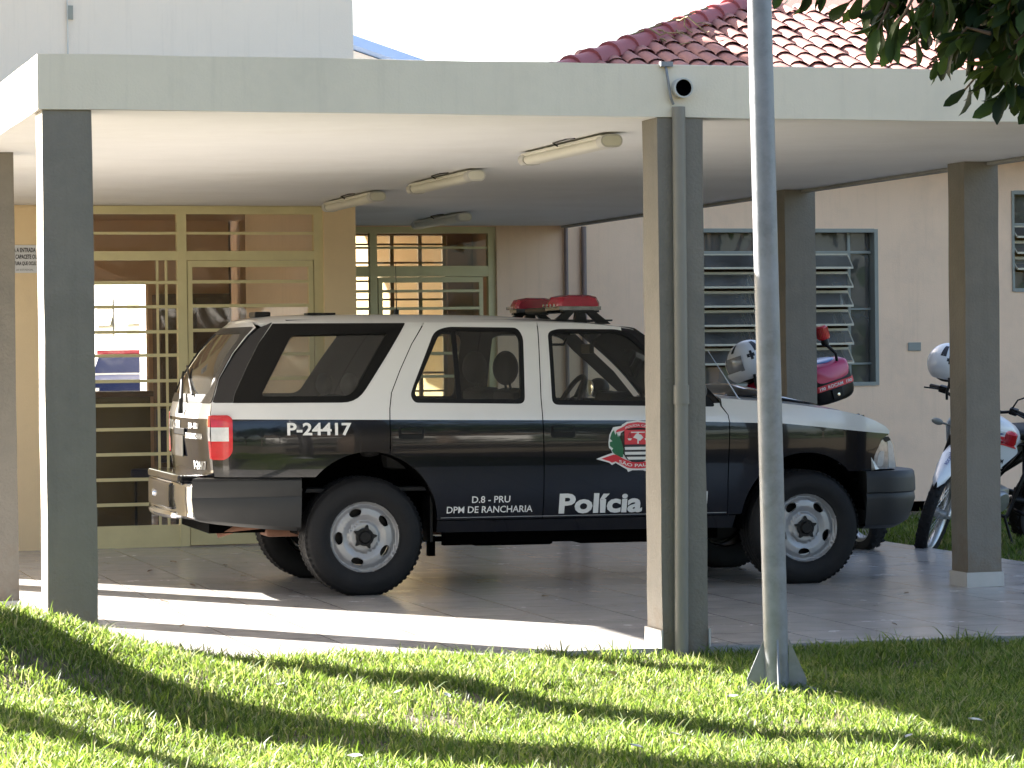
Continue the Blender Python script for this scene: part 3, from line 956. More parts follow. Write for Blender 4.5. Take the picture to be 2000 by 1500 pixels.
# clay tile roof with a hip
EZ, EY, EX, SLP = 3.271, 23.6, 5.98, .36
ROWL, COLW, RXE = .37, .205, 17.0
b = MB()
def roof_z(y): return EZ + SLP * (y - EY)
b.add([(EX, EY, EZ - .06), (RXE, EY, EZ - .06), (RXE, EY + 6, EZ - .06 + 6 * SLP), (EX + 6.2, EY + 6, EZ - .06 + 6 * SLP)], [(0, 1, 2, 3)], 1)
b.add([(EX, EY, EZ - .06), (EX + 6.2, EY + 6, EZ - .06 + 6 * SLP), (EX + 6.2, EY + 8, EZ - .06 + 6 * SLP), (EX, EY + 12, EZ - .06)], [(0, 1, 2, 3)], 1)
cs = math.cos(math.atan(SLP)); sn_ = math.sin(math.atan(SLP))
ncol = int((RXE - EX) / COLW)
for c in range(ncol):
    xc = EX + .1 + c * COLW
    for r_ in range(14):
        y0 = EY - .04 + r_ * ROWL * cs
        if y0 - EY > (xc - EX) / 1.035 - .05: break
        L = ROWL * 1.12
        jx, jr = rng.uniform(-.008, .008), rng.uniform(-.006, .006)
        vs, fs = [], []
        nseg = 6
        for (tt, lift, rad) in ((0, .013, .090), (L, .000, .078)):
            for k in range(nseg + 1):
                a = math.pi * k / nseg
                lx, lz = math.cos(a) * rad * 1.08, math.sin(a) * rad * .70 + lift
                vs.append((xc + jx + lx, y0 + tt * cs - lz * sn_, roof_z(y0) - .03 + jr + tt * sn_ + lz * cs))
        for k in range(nseg): fs.append((k, k + 1, nseg + 2 + k, nseg + 1 + k))
        b.add(vs, fs, 0)
        # channel tile between
        vs, fs = [], []
        for (tt, lift) in ((0, .048), (L, .040)):
            for k in range(5):
                a = math.pi * k / 4
                lx, lz = -math.cos(a) * .06, -math.sin(a) * .045 + lift
                vs.append((xc + COLW / 2 + lx, y0 + tt * cs - lz * sn_, roof_z(y0) - .025 + tt * sn_ + lz * cs))
        for k in range(4): fs.append((k, k + 1, 6 + k, 5 + k))
        b.add(vs, fs, 0)
tile_m = mat('clay_tile', (.37, .150, .118), .75, .14, 3.5, .2, 50, stain=(.26, .125, .10), stain_amt=.5, stain_scale=1.5)
ridge_m = mat('painted_ridge_tile', (.36, .10, .10), .6, .12, 4, .1, 40)
PAL['clay_tile'], PAL['ridge_tile'] = tile_m, ridge_m
rf = rel(b, rw).build('tile_roof', ['clay_tile', 'clay_tile'], rw, angle=50, recalc=False)
b = MB()
hd = Vector((1.035, 1.0, SLP)); hl = hd.length; hd.normalize()
sd_ = hd.cross(Vector((0, 0, 1))).normalized(); un = sd_.cross(hd)
for k in range(19):
    p = Vector((EX, EY, EZ - .06)) + hd * (k * .40) + un * .03
    vs, fs = [], []
    for (tt, rad, lf) in ((0, .140, .012), (.05, .140, .012), (.06, .130, .006), (.44, .120, 0)):
        for q in range(9):
            a = math.pi * q / 8
            vs.append(p + hd * tt + sd_ * math.cos(a) * rad + un * (math.sin(a) * rad + lf))
    for i in range(3):
        for q in range(8): fs.append((i * 9 + q, i * 9 + q + 1, i * 9 + q + 10, i * 9 + q + 9))
    fs.append(tuple(range(9)))
    b.add(vs, fs)
b.xf(Matrix.Translation(-Vector(rw.location))).build('hip_ridge', 'ridge_tile', rf, angle=45, recalc=False)
# thin dry vine on the hip
vt = thing('dry_vine', 'thin dry vine trailing over the red hip ridge', 'vine', (8.6, 26.4, 4.5))
b = MB()
b.tube([Vector((EX, EY, EZ - .06)) + hd * s_ + un * .165 for s_ in np.linspace(4.4, 6.3, 12)], .009, 5)
for k in range(9):
    s0 = 3.5 + rng.uniform(0, 1.6)
    p = Vector((EX, EY, EZ - .06)) + hd * (s0 + 1) + un * .15
    pts = [p]
    for q in range(5):
        p = p + Vector((rng.uniform(-.03, .10), rng.uniform(-.10, .0), rng.uniform(-.09, .03)))
        pts.append(p)
    b.tube(pts, [.012, .010, .009, .007, .006, .004], 5)
vine_m = mat('dry_stem', (.30, .22, .10), .8, .2, 10)
PAL['vine'] = vine_m
rel(b, vt).build('stem', 'vine', vt)
# two pipes on the wing wall
for x, r_, lab in ((7.645, .018, 'slim brown pipe on the cream wall, left of the pair'), (7.808, .024, 'thicker brown pipe on the cream wall, right of the pair')):
    b = MB(); b.tube([(0, -.03, 0), (0, -.03, 2.497)], r_, 12)
    o = b.build('wall_pipe', mat('brown_pipe', (.21, .155, .14), .5, .08, 4), angle=40)
    o.location = (x, WY, .0)
    tag(o, lab, 'pipe', 'pipes on the wing wall')

# ------------------------------------------------------------------ buildings behind
gb = thing('gabled_house', 'white gabled building with a blue roof edge behind the carport', 'building', (8, 45, 0))
gx, gz = 9.35, 7.26
b = MB(); b.prism([(9.0, -.1), (11.6, -.1), (11.6, 5.95), (gx, 6.68), (9.0, 6.57)], 45.0, 56.0, 'xz'); rel(b, gb).build('wall', 'farwhite', gb)
b = MB()
b.prism([(gx, 6.69), (12.05, 5.83), (12.05, 5.98), (gx, 6.85)], 44.6, 56.4, 'xz'); b.prism([(gx - .002, 6.69), (gx - .002, 6.85), (8.8, 6.67), (8.8, 6.51)], 44.6, 56.4, 'xz')
rel(b, gb).build('roof', 'bluepaint', gb)
# white building across the rear yard, seen through the hall
yb = thing('white_annex', 'sunlit white annex with tilted windows seen through the entrance hall', 'building', (10.4, 67.8, 0), (0, 0, 0))
# facade runs nearly along the line of sight, facing left to the sun
fd = Vector((.10, -.995, 0)).normalized()
fn = Vector((-.995, -.10, 0)).normalized()
def fp(a, z, o=0): return (Vector((10.6, 67.0, 0)) + fd * a + fn * o + Vector((0, 0, z)))
b = MB()
A0, A1 = -6, 8
vs = [fp(A0, -.1), fp(A1, -.1), fp(A1, 4.2), fp(A0, 4.2), fp(A0, -.1, -6), fp(A1, -.1, -6), fp(A1, 4.2, -6), fp(A0, 4.2, -6)]
b.add(vs, [(0, 1, 2, 3), (5, 4, 7, 6), (1, 5, 6, 2), (4, 0, 3, 7), (3, 2, 6, 7)])
rel(b, yb).build('wall', 'farwhite', yb)
for a0 in (-3.2, -.4, 2.4):
    b = MB(); vs = [fp(a0, 1.9, .03), fp(a0 + 1.5, 1.9, .03), fp(a0 + 1.5, 2.8, .03), fp(a0, 2.8, .03)]
    b.add(vs, [(0, 1, 2, 3)]); o = rel(b, yb).build('window', 'grey_frame', yb)
    b = MB()
    for z in (2.15,):
        b.add([fp(a0, z + .2, .04), fp(a0 + 1.5, z + .2, .04), fp(a0 + 1.5, z, .10), fp(a0, z, .10)], [(0, 1, 2, 3)])
    rel(b, yb).build('sash', 'cream_bar', o)
# cream wall and shrub beyond the second room
b = MB(); b.add([(7.0, 37.1, -.1), (8.9, 31.1, -.1), (8.9, 31.1, 3.2), (7.0, 37.1, 3.2), (7.3, 37.2, -.1), (9.2, 31.2, -.1), (9.2, 31.2, 3.2), (7.3, 37.2, 3.2)],
               [(0, 1, 2, 3), (5, 4, 7, 6), (3, 2, 6, 7), (1, 5, 6, 2), (4, 0, 3, 7)])
o = b.build('yard_wall', mat('yellow_wall', (.62, .52, .30), .8, .08, 1.5)); tag(o, 'sunlit pale yellow yard wall seen through the second glazed door', 'wall')

# ------------------------------------------------------------------ flag pole
fp_ = thing('flag_pole', 'galvanised steel flag pole with welded fins in front of the carport', 'flag pole', (4.49, 11.33, -.05))
b = MB()
b.tube([(0, 0, 0.03), (-.022, 0, 1.4), (-.05, 0, 3.2), (-.10, 0, 6.45)], [.0515, .0515, .0505, .047], 28)
b.build('pole', 'galv', fp_, angle=40)
for sx in (-1, 1):
    b = MB()
    b.prism([(sx * .050, .04), (sx * .125, .04), (sx * .125, .07), (sx * .052, .24)], -.004, .004, 'xz')
    b.xf(Matrix.Rotation(R(-16.5), 4, 'Z')).build('fin', 'galv', fp_)
for sy in (-1, 1):
    b = MB(); b.prism([(sy * .050, .04), (sy * .125, .04), (sy * .125, .07), (sy * .052, .24)], -.004, .004, 'yz')
    b.xf(Matrix.Rotation(R(-16.5), 4, 'Z')).build('fin', 'galv', fp_)
b = MB(); b.box(-.14, .14, -.14, .14, .02, .036); b.build('base_plate', 'galv', fp_)

# ================================================================== police car (local: x forward, y away from the viewer, z up)
_zt=np.array([0.15,.32,.42,.52,.62,.72,.82,.92,.99,1.04,1.09,1.16,1.30,1.45,1.54,1.585,1.62,1.65])
_yt=np.array([.09,.06,.025,-.005,-.022,-.034,-.042,-.043,-.038,-.028,-.012,.010,.052,.10,.135,.16,.205,.30])
_zd=np.linspace(.1,1.7,801); _yd=np.interp(_zd,_zt,_yt)
_k=np.exp(-.5*(np.arange(-40,41)*.002/.022)**2); _k/=_k.sum()
_yd=np.convolve(np.pad(_yd,40,mode='edge'),_k,mode='valid')
def Ys(x,z):
    x=np.asarray(x,float); z=np.asarray(z,float)
    y=np.interp(z,_zd,_yd)
    up=np.clip((z-1.05)/.5,0,1)
    a=np.clip(x-(2.72-.25*up),0,None); y=y+.42*a**2.2
    b=np.clip(-.45-x+.25*up,0,None); y=y+.40*b**2
    return y
CW = 1.64
car = thing('police_car', 'black and white police estate car with red roof lights parked under the carport', 'police car',
            (3.91246, 16.34668, .0006), (0, FS, -.018166))
def side(off=0.0):
    return lambda x, z: (x, Ys(x, z) + off, z)
def fside(off=0.0):
    return lambda u, z: (-u, CW - Ys(-u, z) - off, z)
def mirror(poly): return [(-x, z) for x, z in poly][::-1]
def stripe(x): return np.interp(x, [-1, -.758, .151, 1.072, 1.705, 2.227, 2.589, 2.83, 3.027, 3.187, 3.327, 3.5], [1.032, 1.031, 1.020, 1.009, 1.001, .985, .973, .949, .928, .912, .900, .89])
SX = [-.95, -.758, .151, 1.072, 1.705, 2.227, 2.589, 2.83, 3.027, 3.187, 3.327, 3.5]
SL = [(x, float(stripe(x))) for x in SX]
def arc(cx, cz, r, a0, a1, n=26): return [(cx + r * math.cos(R(a0 + (a1 - a0) * k / n)), cz + r * math.sin(R(a0 + (a1 - a0) * k / n))) for k in range(n + 1)]
def ang(cx, cz, x, z): return math.degrees(math.atan2(z - cz, x - cx))
RA, FA = (.03, .418, .418), (2.738, .395, .402)
seam_r = [(.412, 1.588), (.32, 1.46), (.239, 1.31), (.177, 1.177), (.160, 1.085), (.156, 1.02), (.154, .85)]
seam_m = [(1.102, 1.588), (1.090, 1.36), (1.079, 1.137), (1.079, 1.01), (1.092, .428)]
seam_f = [(2.196, 1.080), (2.236, 1.029), (2.243, .986), (2.241, .882), (2.236, .753), (2.237, .623), (2.249, .428)]
g = .003
zt_ = lambda x: float(np.interp(x, [-.6, 1.15, 1.3, 1.45, 1.58, 1.68, 1.75], [1.588, 1.588, 1.585, 1.577, 1.562, 1.543, 1.522]))
qglass = rounded([(-.392, 1.513), (.176, 1.524), (.075, 1.375), (-.06, 1.160), (-.595, 1.160)], [.03, .02, .1, .05, .03])
qblack = rounded([(-.490, 1.583), (.296, 1.585), (.17, 1.40), (-.03, 1.122), (-.752, 1.125), (-.739, 1.174), (-.664, 1.321), (-.58, 1.469)], [.0, .01, .1, .09, 0, 0, 0, 0])
rwin = rounded([(.462, 1.535), (.545, 1.562), (.975, 1.556), (1.003, 1.50), (.978, 1.105), (.31, 1.117), (.288, 1.16), (.312, 1.22)], [.05, .04, .05, .05, .04, .05, .04, .08])
rglass = rounded([(.492, 1.520), (.560, 1.540), (.955, 1.535), (.980, 1.49), (.955, 1.132), (.335, 1.140), (.315, 1.17), (.335, 1.22)], [.04, .03, .04, .04, .03, .04, .03, .06])
fwin = rounded([(1.158, 1.53), (1.22, 1.548), (1.60, 1.545), (1.679, 1.517), (1.749, 1.445), (1.876, 1.343), (2.143, 1.118), (2.16, 1.078), (1.145, 1.098)], [.03, .04, .05, .05, .03, .03, .03, .03, .04])
fglass = rounded([(1.182, 1.512), (1.235, 1.527), (1.59, 1.524), (1.66, 1.498), (1.73, 1.428), (1.86, 1.325), (2.085, 1.138), (2.085, 1.108), (1.170, 1.125)], [.02, .03, .04, .04, .03, .03, .03, .02, .03])

tailedge = [(-.862, .70), (-.865, .741), (-.884, .941), (-.880, 1.061), (-.864, 1.13), (-.811, 1.263), (-.713, 1.41), (-.621, 1.514), (-.565, 1.557), (-.497, 1.588)]
a0 = ang(*RA[:2], -.29, .695)
quarter = tailedge + [(.412 - g * 2, 1.588)] + [(x - g, z) for x, z in seam_r[1:-1]] + [(.151, .818)] + \
    arc(*RA, ang(*RA[:2], .151, .818), ang(*RA[:2], -.285, .695)) 
def quarter_mat(x, z):
    if z < 1.128: return 0 if z > stripe(x) else 1
    sx = np.interp(z, [1.125, 1.174, 1.321, 1.469, 1.583], [-.752, -.739, -.664, -.58, -.49])
    return 1 if x < sx + .002 else 0
rdoor = [(x + g, z) for x, z in seam_r] + [(.157, .816)] + arc(*RA, ang(*RA[:2], .160, .815), 2, 18) + [(.450, .428)] + [(x - g, z) for x, z in seam_m[::-1]]
fdoor = [(x + g, z) for x, z in seam_m] + [(x - g, z) for x, z in seam_f[::-1]] + [(2.190, 1.10), (2.02, 1.285), (1.84, 1.435), (1.775, 1.495), (1.735, 1.528), (1.68, 1.545), (1.58, 1.562), (1.45, 1.577), (1.3, 1.585)]
stripe_mat = lambda x, z: 0 if z > stripe(x) else 1
def fdoor_mat(x, z):
    if z > 1.085 and x > 1.62 and z > 1.10 + max(0, (2.2 - x)) * .0: return 1
    return stripe_mat(x, z)
hoodline = [(2.2, 1.128), (2.4, 1.112), (2.592, 1.094), (2.761, 1.074), (2.965, 1.047), (3.109, 1.018), (3.22, .982), (3.30, .945), (3.335, .915)]
fender = [(2.243 + g * 2, .428), (2.237 + g, .623), (2.236 + g, .753), (2.241 + g, .882), (2.243 + g, .986), (2.236 + g, 1.029), (2.203, 1.082)] + hoodline + \
    [(3.323, .893), (3.268, .868), (3.212, .768), (3.204, .678), (3.025, .678)] + arc(*FA, ang(*FA[:2], 3.02, .678), 180 - 5, 26)
TWO = ['carwhite', 'carblack']
def both(name, mats, poly, off=0.0, parent=None, holes=(), lines=(), **k):
    a = panel(name, mats, poly, side(off), parent or car, holes, lines, **k)
    mf = k.pop('matf', None)
    if mf: k['matf'] = (lambda u, z: mf(-u, z))
    c = panel(name, mats, mirror(poly), fside(off), parent or car, [mirror(h) for h in holes], [mirror(l) for l in lines], **k)
    return a, c
pil_line = [(-.752, 1.125), (-.739, 1.174), (-.664, 1.321), (-.58, 1.469), (-.49, 1.588)]
qhole = rounded([(-.478, 1.571), (.272, 1.573), (.158, 1.398), (-.036, 1.134), (-.735, 1.137), (-.722, 1.180), (-.650, 1.321), (-.568, 1.469)], [.0, .01, .1, .09, 0, 0, 0, 0])
both('rear_quarter', TWO, quarter, holes=[qhole], lines=[SL, [(-.9, 1.125), (-.752, 1.125)], pil_line], matf=quarter_mat, rim_m=1)
a, c = both('quarter_window', ['blackglass'], qblack, -.003, holes=[qglass], rim=.012, step=.03)
for o, q, f in ((a, qglass, side(.012)), (c, mirror(qglass), fside(.012))): panel('pane', ['darkglass'], q, f, o, rim=0)
dra = both('rear_door', TWO, rdoor, holes=[rwin], lines=[SL], matf=stripe_mat, rim_m=1)
for i, (o, f, mk) in enumerate(zip(dra, (side, fside), (lambda p: p, mirror))):
    w = panel('window_seal', ['black'], mk(rwin), f(.002), o, [mk(rglass)], rim=.02)
    panel('pane', ['carglass'], mk(rglass), f(.010), o, rim=0)
    bar = [(.566, 1.545), (.594, 1.545), (.594, 1.12), (.566, 1.12)]
    panel('window_divider', ['black'], mk(bar), f(.003), o, rim=.015)
dfa = both('front_door', TWO, fdoor, holes=[fwin], lines=[SL, [(1.62, 1.6), (1.62, 1.085)]], matf=fdoor_mat, rim_m=1)
for o, f, mk in zip(dfa, (side, fside), (lambda p: p, mirror)):
    panel('window_seal', ['black'], mk(fwin), f(.002), o, [mk(fglass)], rim=.02)
    panel('pane', ['carglass'], mk(fglass), f(.010), o, rim=0)
both('front_wing', TWO, fender, lines=[SL], matf=stripe_mat, rim_m=1)
# door handles: recessed cup with a flap
for o, f, mk, hx in ((dra[0], side, lambda p: p, .205), (dra[1], fside, mirror, .205), (dfa[0], side, lambda p: p, 1.125), (dfa[1], fside, mirror, 1.125)):
    cup = rounded([(hx, .905), (hx + .15, .903), (hx + .15, .977), (hx, .979)], .02)
    flap = rounded([(hx + .012, .938), (hx + .138, .936), (hx + .138, .972), (hx + .012, .974)], .012)
    h = panel('handle', ['carblack'], mk(flap), f(-.016), o, rim=.016)
    panel('handle_cup', ['black'], mk(cup), f(-.0015), h, rim=.003)
# sill glint and rocker
both('sill_glint', ['alloy'], [(.47, .439), (2.24, .4385), (2.24, .4425), (.47, .443)], -.0025, rim=.002)  # pale metal strip imitates light caught on the doors' lower edge
both('sill', ['carblack'], [(.452, .421), (2.315, .421), (2.30, .345), (.462, .352)], .035, rim=.05)
# inner pillars: dark backing added to stop light through the door gaps
def strip_poly(ln, w): return [(x - w, z) for x, z in ln] + [(x + w, z) for x, z in ln[::-1]]
for ln in (seam_r, seam_m, [(2.203, 1.06)] + seam_f[1:]):
    both('pillar_backing', ['matte'], strip_poly(ln, .022), .022, rim=0)
# inner door and side trim
both('side_trim', ['dark'], quarter, .028, holes=[qglass], rim=0)
for outer, hole_ in ((rdoor, rglass), (fdoor, fglass)):
    both('door_trim', ['dark'], outer, .030, holes=[hole_], rim=0)
# ---- roof
def roof_zc(x): return np.interp(x, [-.62, -.55, -.45, -.33, -.09, .4, .9, 1.15, 1.43, 1.58, 1.70, 1.76], [1.596, 1.617, 1.630, 1.637, 1.643, 1.643, 1.637, 1.622, 1.603, 1.587, 1.568, 1.555])
def roof_e(x): return np.interp(x, [-.6, -.5, 1.15, 1.3, 1.45, 1.58, 1.68, 1.76], [1.575, 1.588, 1.588, 1.585, 1.577, 1.562, 1.545, 1.53])
def roof_fn(x, y):
    x = np.asarray(x, float); y = np.asarray(y, float)
    ze, zc = roof_e(x) - .001, roof_zc(x)
    ye = Ys(x, ze)
    t = np.clip(np.abs(y - .82) / (.82 - ye), 0, 1.02)
    return (x, y, ze + (zc - ze) * np.clip(1 - t ** 3.2, -.05, 1))
xs_ = np.linspace(-.50, 1.70, 34)
near = [(x, float(Ys(x, roof_e(x))) + .001) for x in xs_]
far = [(x, CW - y) for x, y in near]
front = [(1.74, .40), (1.765, .82), (1.74, 1.24)]
back = [(-.555, 1.40), (-.60, .82), (-.555, .24)]
panel('roof', ['carwhite'], near + front + far[::-1] + back, roof_fn, car, step=.06, rim=.02)
# ---- windscreen
def ws_fn(y, t):
    y = np.asarray(y, float); t = np.asarray(t, float)
    e = 1 - ((y - .82) / .72) ** 2
    xb, xt = 2.235 + .13 * e, 1.715 + .05 * e
    zb, zt2 = 1.105 + .01 * e, 1.545 + .025 * e
    return (xb + (xt - xb) * t + .03 * np.sin(math.pi * t), y, zb + (zt2 - zb) * t)
wo = rounded([(.075, 0), (1.565, 0), (1.43, 1), (.21, 1)], .04)
wg = rounded([(.12, .06), (1.52, .06), (1.40, .95), (.24, .95)], .05)
w = panel('windscreen', ['black'], wo, lambda y, t: ws_fn(y, t), car, [wg], step=.06, rim=.012)
panel('pane', ['carglass'], wg, lambda y, t: ws_fn(y, t), w, step=.08, rim=0)
# ---- bonnet
hx_ = np.array([p[0] for p in hoodline]); hz_ = np.array([p[1] for p in hoodline])
def hood_fn(x, y):
    x = np.asarray(x, float); y = np.asarray(y, float)
    c = 1 - np.abs((y - .82) / .80) ** 2.6
    z = np.interp(x, np.r_[2.1, hx_], np.r_[1.135, hz_]) - .004 + .032 * np.clip(c, -.2, 1)
    rib = np.exp(-((np.abs(y - .82) - .42) / .06) ** 2) * .006
    return (x, y, z + rib)
hy = [(x, float(Ys(x, np.interp(x, hx_, hz_) - .006)) + .004) for x in np.linspace(2.205, 3.33, 22)]
ho = hy + [(3.375, .45), (3.39, .82), (3.375, 1.19)] + [(x, CW - y) for x, y in hy[::-1]] + [(2.30, 1.15), (2.345, .82), (2.30, .49)]
hood = panel('bonnet', ['carwhite'], ho, hood_fn, car, step=.05, rim=.02)
def scoop_fn(x, y):
    x = np.asarray(x, float); y = np.asarray(y, float)
    a = np.clip((x - 2.34) / .16, 0, 1); bq = np.clip((3.02 - x) / .62, 0, 1)
    h_ = .090 * a * a * (3 - 2 * a) * bq ** .8
    e = np.clip(1 - np.abs((y - .82) / .50) ** 4, 0, 1)
    return (x, y, hood_fn(x, y)[2] + .002 + h_ * e)
panel('bonnet_scoop', ['carblack'], rounded([(2.33, .33), (3.02, .40), (3.02, 1.24), (2.33, 1.31)], .12), scoop_fn, hood, step=.04, rim=.01)
# cowl and wipers
b = MB(); b.box(2.12, 2.34, .12, 1.52, 1.055, 1.098, 0, .01); b.build('cowl', 'black', car)
for y0 in (.35, .95):
    b = MB(); b.tube([(2.33, y0, 1.115), (2.25, y0 + .06, 1.155), (2.30, y0 + .45, 1.135)], .009, 6); b.build('wiper', 'black', car)
b = MB(); b.tube([(2.36, .13, 1.12), (2.31, .13, 1.20), (2.16, .125, 1.42)], [.006, .004, .0016], 6)
b.tube([(2.365, .13, 1.10), (2.36, .13, 1.125)], .012, 8); b.build('aerial', 'alloy', car)
b = MB(); b.tube([(.39, .80, 1.64), (.392, .80, 1.675)], .016, 10); b.tube([(.392, .80, 1.67), (.388, .80, 1.96)], [.004, .0015], 6); b.build('roof_aerial', 'black', car)
b = MB(); b.box(-.22, -.05, .50, .62, 1.638, 1.650, 0, .004); b.build('roof_plate', 'black', car)
b = MB(); b.box(-.50, -.40, .72, .92, 1.625, 1.66, 0, .012); b.build('roof_vent', 'black', car)
# ---- headlamp and grille
hl = rounded([(3.212, .684), (3.215, .768), (3.27, .862), (3.325, .886), (3.365, .84), (3.40, .684)], .015)
for f, mk in ((side, lambda p: p), (fside, mirror)):
    h = panel('headlight', ['lampbowl'], mk(hl), f(.006), car, step=.03, rim=.03)
    panel('lamp_glass', ['clearlens'], mk(rounded([(3.335, .69), (3.392, .69), (3.36, .835), (3.325, .872), (3.318, .86)], .008)), f(.0045), h, step=.02, rim=.004)
    ind = rounded([(3.28, .872), (3.325, .885), (3.345, .86), (3.30, .848)], .008)
    panel('indicator', ['black'], mk(ind), f(.002), h, step=.02, rim=.004)
    panel('lamp_bowl', ['clearlens'], mk(rounded([(3.235, .70), (3.285, .70), (3.295, .80), (3.25, .79)], .02)), f(.0045), h, step=.02, rim=0)
def grille_fn(y, z):
    y = np.asarray(y, float); z = np.asarray(z, float)
    return (3.50 - .30 * np.abs((y - .82) / .8) ** 2.6 - np.clip(z - .68, 0, 1) * .42 - .6 * np.clip(z - .82, 0, 1) ** 2, y, z)
fgrn = lambda u, z: grille_fn(u, z)
gr = panel('grille', ['black'], [(.30, .68), (1.34, .68), (1.34, .90), (.30, .90)], fgrn, car, step=.05, rim=.02)
panel('grille_bar', ['chrome'], [(.30, .77), (1.34, .77), (1.34, .80), (.30, .80)], lambda y, z: (grille_fn(y, z)[0] + .012, y, z), gr, step=.05, rim=.015)
for s in (0, 1):
    p = [(.035, .684), (.30, .684), (.30, .90), (.15, .885), (.05, .84)]
    if s: p = [(CW - y, z) for y, z in p][::-1]
    h = panel('headlamp_front', ['clearlens'], p, fgrn, gr, step=.04, rim=.03)
# ---- bumpers: swept bar following the plan of the car
def bumper_bar(name, plan, prof, mats, parent, mi=None, smooth=35):
    """plan: (x, y) path with outward direction; prof: (out, z)"""
    b = MB()
    n = len(plan)
    P = np.array(plan, float)
    tg = np.gradient(P, axis=0); tg /= np.linalg.norm(tg, axis=1)[:, None]
    nr = np.stack([tg[:, 1], -tg[:, 0]], 1)
    vs, fs = [], []
    m_ = len(prof)
    for i in range(n):
        for o_, z in prof: vs.append((P[i, 0] + nr[i, 0] * o_, P[i, 1] + nr[i, 1] * o_, z(P[i]) if callable(z) else z))
    for i in range(n - 1):
        for k in range(m_ - 1): fs.append((i * m_ + k, i * m_ + k + 1, (i + 1) * m_ + k + 1, (i + 1) * m_ + k))
    fs.append(tuple(range(m_))); fs.append(tuple((n - 1) * m_ + k for k in range(m_)))
    b.add(vs, fs)
    return b.build(name, mats, parent, angle=smooth)
def bez(p0, p1, p2, p3, n=14):
    p0, p1, p2, p3 = map(np.array, (p0, p1, p2, p3))
    return [tuple(p0 * (1 - t) ** 3 + 3 * p1 * t * (1 - t) ** 2 + 3 * p2 * t * t * (1 - t) + p3 * t ** 3) for t in np.linspace(0, 1, n)]
# front: runs from the near wheel arch round to the far one
fpl = bez((3.135, -.012), (3.42, -.015), (3.56, .10), (3.605, .45), 18) + [(3.625, .82)] + [(x, CW - y) for x, y in bez((3.135, -.012), (3.42, -.015), (3.56, .10), (3.605, .45), 18)[::-1]]
zb = lambda p: .325 + .03 * max(0, (3.3 - p[0])) 
lowz = lambda z: (lambda p: z + .05 * np.clip((p[0] - 3.35) / .2, 0, 1) ** 1.5)
bumper_bar('front_bumper', fpl, [(-.12, .672), (-.012, .675), (-.002, .664), (.004, .625), (.006, .548), (.0, .543), (-.003, .540), (.0, .535), (.004, .50), (-.012, lowz(.40)), (-.03, lowz(.345)), (-.07, lowz(.322)), (-.16, lowz(.322))], ['bumper'], car)
# rear: grey end caps along the sides, chrome bar across
rc = [(-.365, -.018), (-.55, -.022), (-.72, -.020), (-.86, -.008), (-.955, .012), (-.992, .03)]
rprof = lambda k: [(-.10, .694), (-.008, .692), (.006, .676), (.006, .590), (.002, .583), (.004, .576), (.0, .50), (-.02, lambda p: .47 - .065 * np.clip((p[0] + 1.0) / .6, 0, 1) ** .7), (-.05, lambda p: .455 - .075 * np.clip((p[0] + 1.0) / .6, 0, 1) ** .7), (-.12, lambda p: .45 - .07 * np.clip((p[0] + 1.0) / .6, 0, 1) ** .7)]
bumper_bar('rear_bumper_cap', [(x, y) for x, y in rc[::-1]], [(-o, z) if False else (o, z) for o, z in rprof(0)], ['bumper'], car)
bumper_bar('rear_bumper_cap', [(x, CW - y) for x, y in rc], rprof(0), ['bumper'], car)
rbp = [(x, CW - y) for x, y in bez((-.985, .03), (-1.012, .06), (-1.035, .2), (-1.042, .50), 10)] + [(-1.045, .82)] + bez((-1.042, .50), (-1.035, .2), (-1.012, .06), (-.985, .03), 10)
rb = bumper_bar('rear_bumper', rbp, [(-.10, .665), (.0, .660), (.012, .645), (.014, .57), (.004, .50), (.01, .475), (-.02, .455), (-.1, .452)], ['chrome'], car)
b = MB(); b.box(-1.046, -.88, .22, 1.42, .662, .705, 0, .012); b.box(-1.070, -1.03, .40, 1.24, .50, .655, 0, .015); b.build('step_pad', 'carblack', rb)
b = MB(); b.lathe([(.0, -.012), (.02, -.012), (.022, .0)], (-1.070, 1.0, .575), 'x', 16); b.build('towing_socket', 'chrome', rb)
b = MB(); b.tube(bez((-1.03, .30, .47), (-1.09, .5, .468), (-1.09, 1.1, .468), (-1.03, 1.34, .47), 12), .022, 10); b.build('step_bar', 'chrome', rb)
# ---- tailgate
def tg_x(z): return np.interp(z, [.6, .70, .741, .941, 1.061, 1.13, 1.263, 1.41, 1.514, 1.557, 1.60], [-.86, -.868, -.872, -.890, -.886, -.868, -.816, -.718, -.625, -.575, -.52])
def tg_fn(y, z):
    y = np.asarray(y, float); z = np.asarray(z, float)
    e = np.clip(1 - np.abs((y - .82) / .74) ** 2.4, -.3, 1)
    return (tg_x(z) + .012 - .075 * e, y, z)
tgm = lambda u, z: tg_fn(CW - u, z)      # u runs towards the viewer so that the skin faces backwards
def ye(z): return float(Ys(float(tg_x(z)), z)) + .006
tz = [.70, .80, .90, 1.0, 1.06, 1.13, 1.2, 1.263, 1.33, 1.41, 1.47, 1.514, 1.56]
tgo = [(CW - ye(z), z) for z in tz] + [(1.25, 1.592), (.82, 1.600), (.39, 1.592)] + [(ye(z), z) for z in tz[::-1]]
ZB = 1.122
rg = rounded([(.19, ZB + .05), (1.45, ZB + .05), (1.36, 1.49), (1.28, 1.535), (.36, 1.535), (.28, 1.49)], .05)
rgo = rounded([(ye(ZB) + .01, ZB), (CW - ye(ZB) - .01, ZB), (CW - ye(1.41) - .01, 1.41), (CW - ye(1.55) - .03, 1.565), (ye(1.55) + .03, 1.565), (ye(1.41) + .01, 1.41)], .04)
tail = panel('tailgate', TWO, tgo, tgm, car, [rg], [[(-.1, 1.032), (1.8, 1.032)]], step=.06, matf=lambda u, z: 0 if z > 1.032 else 1, rim_m=1)
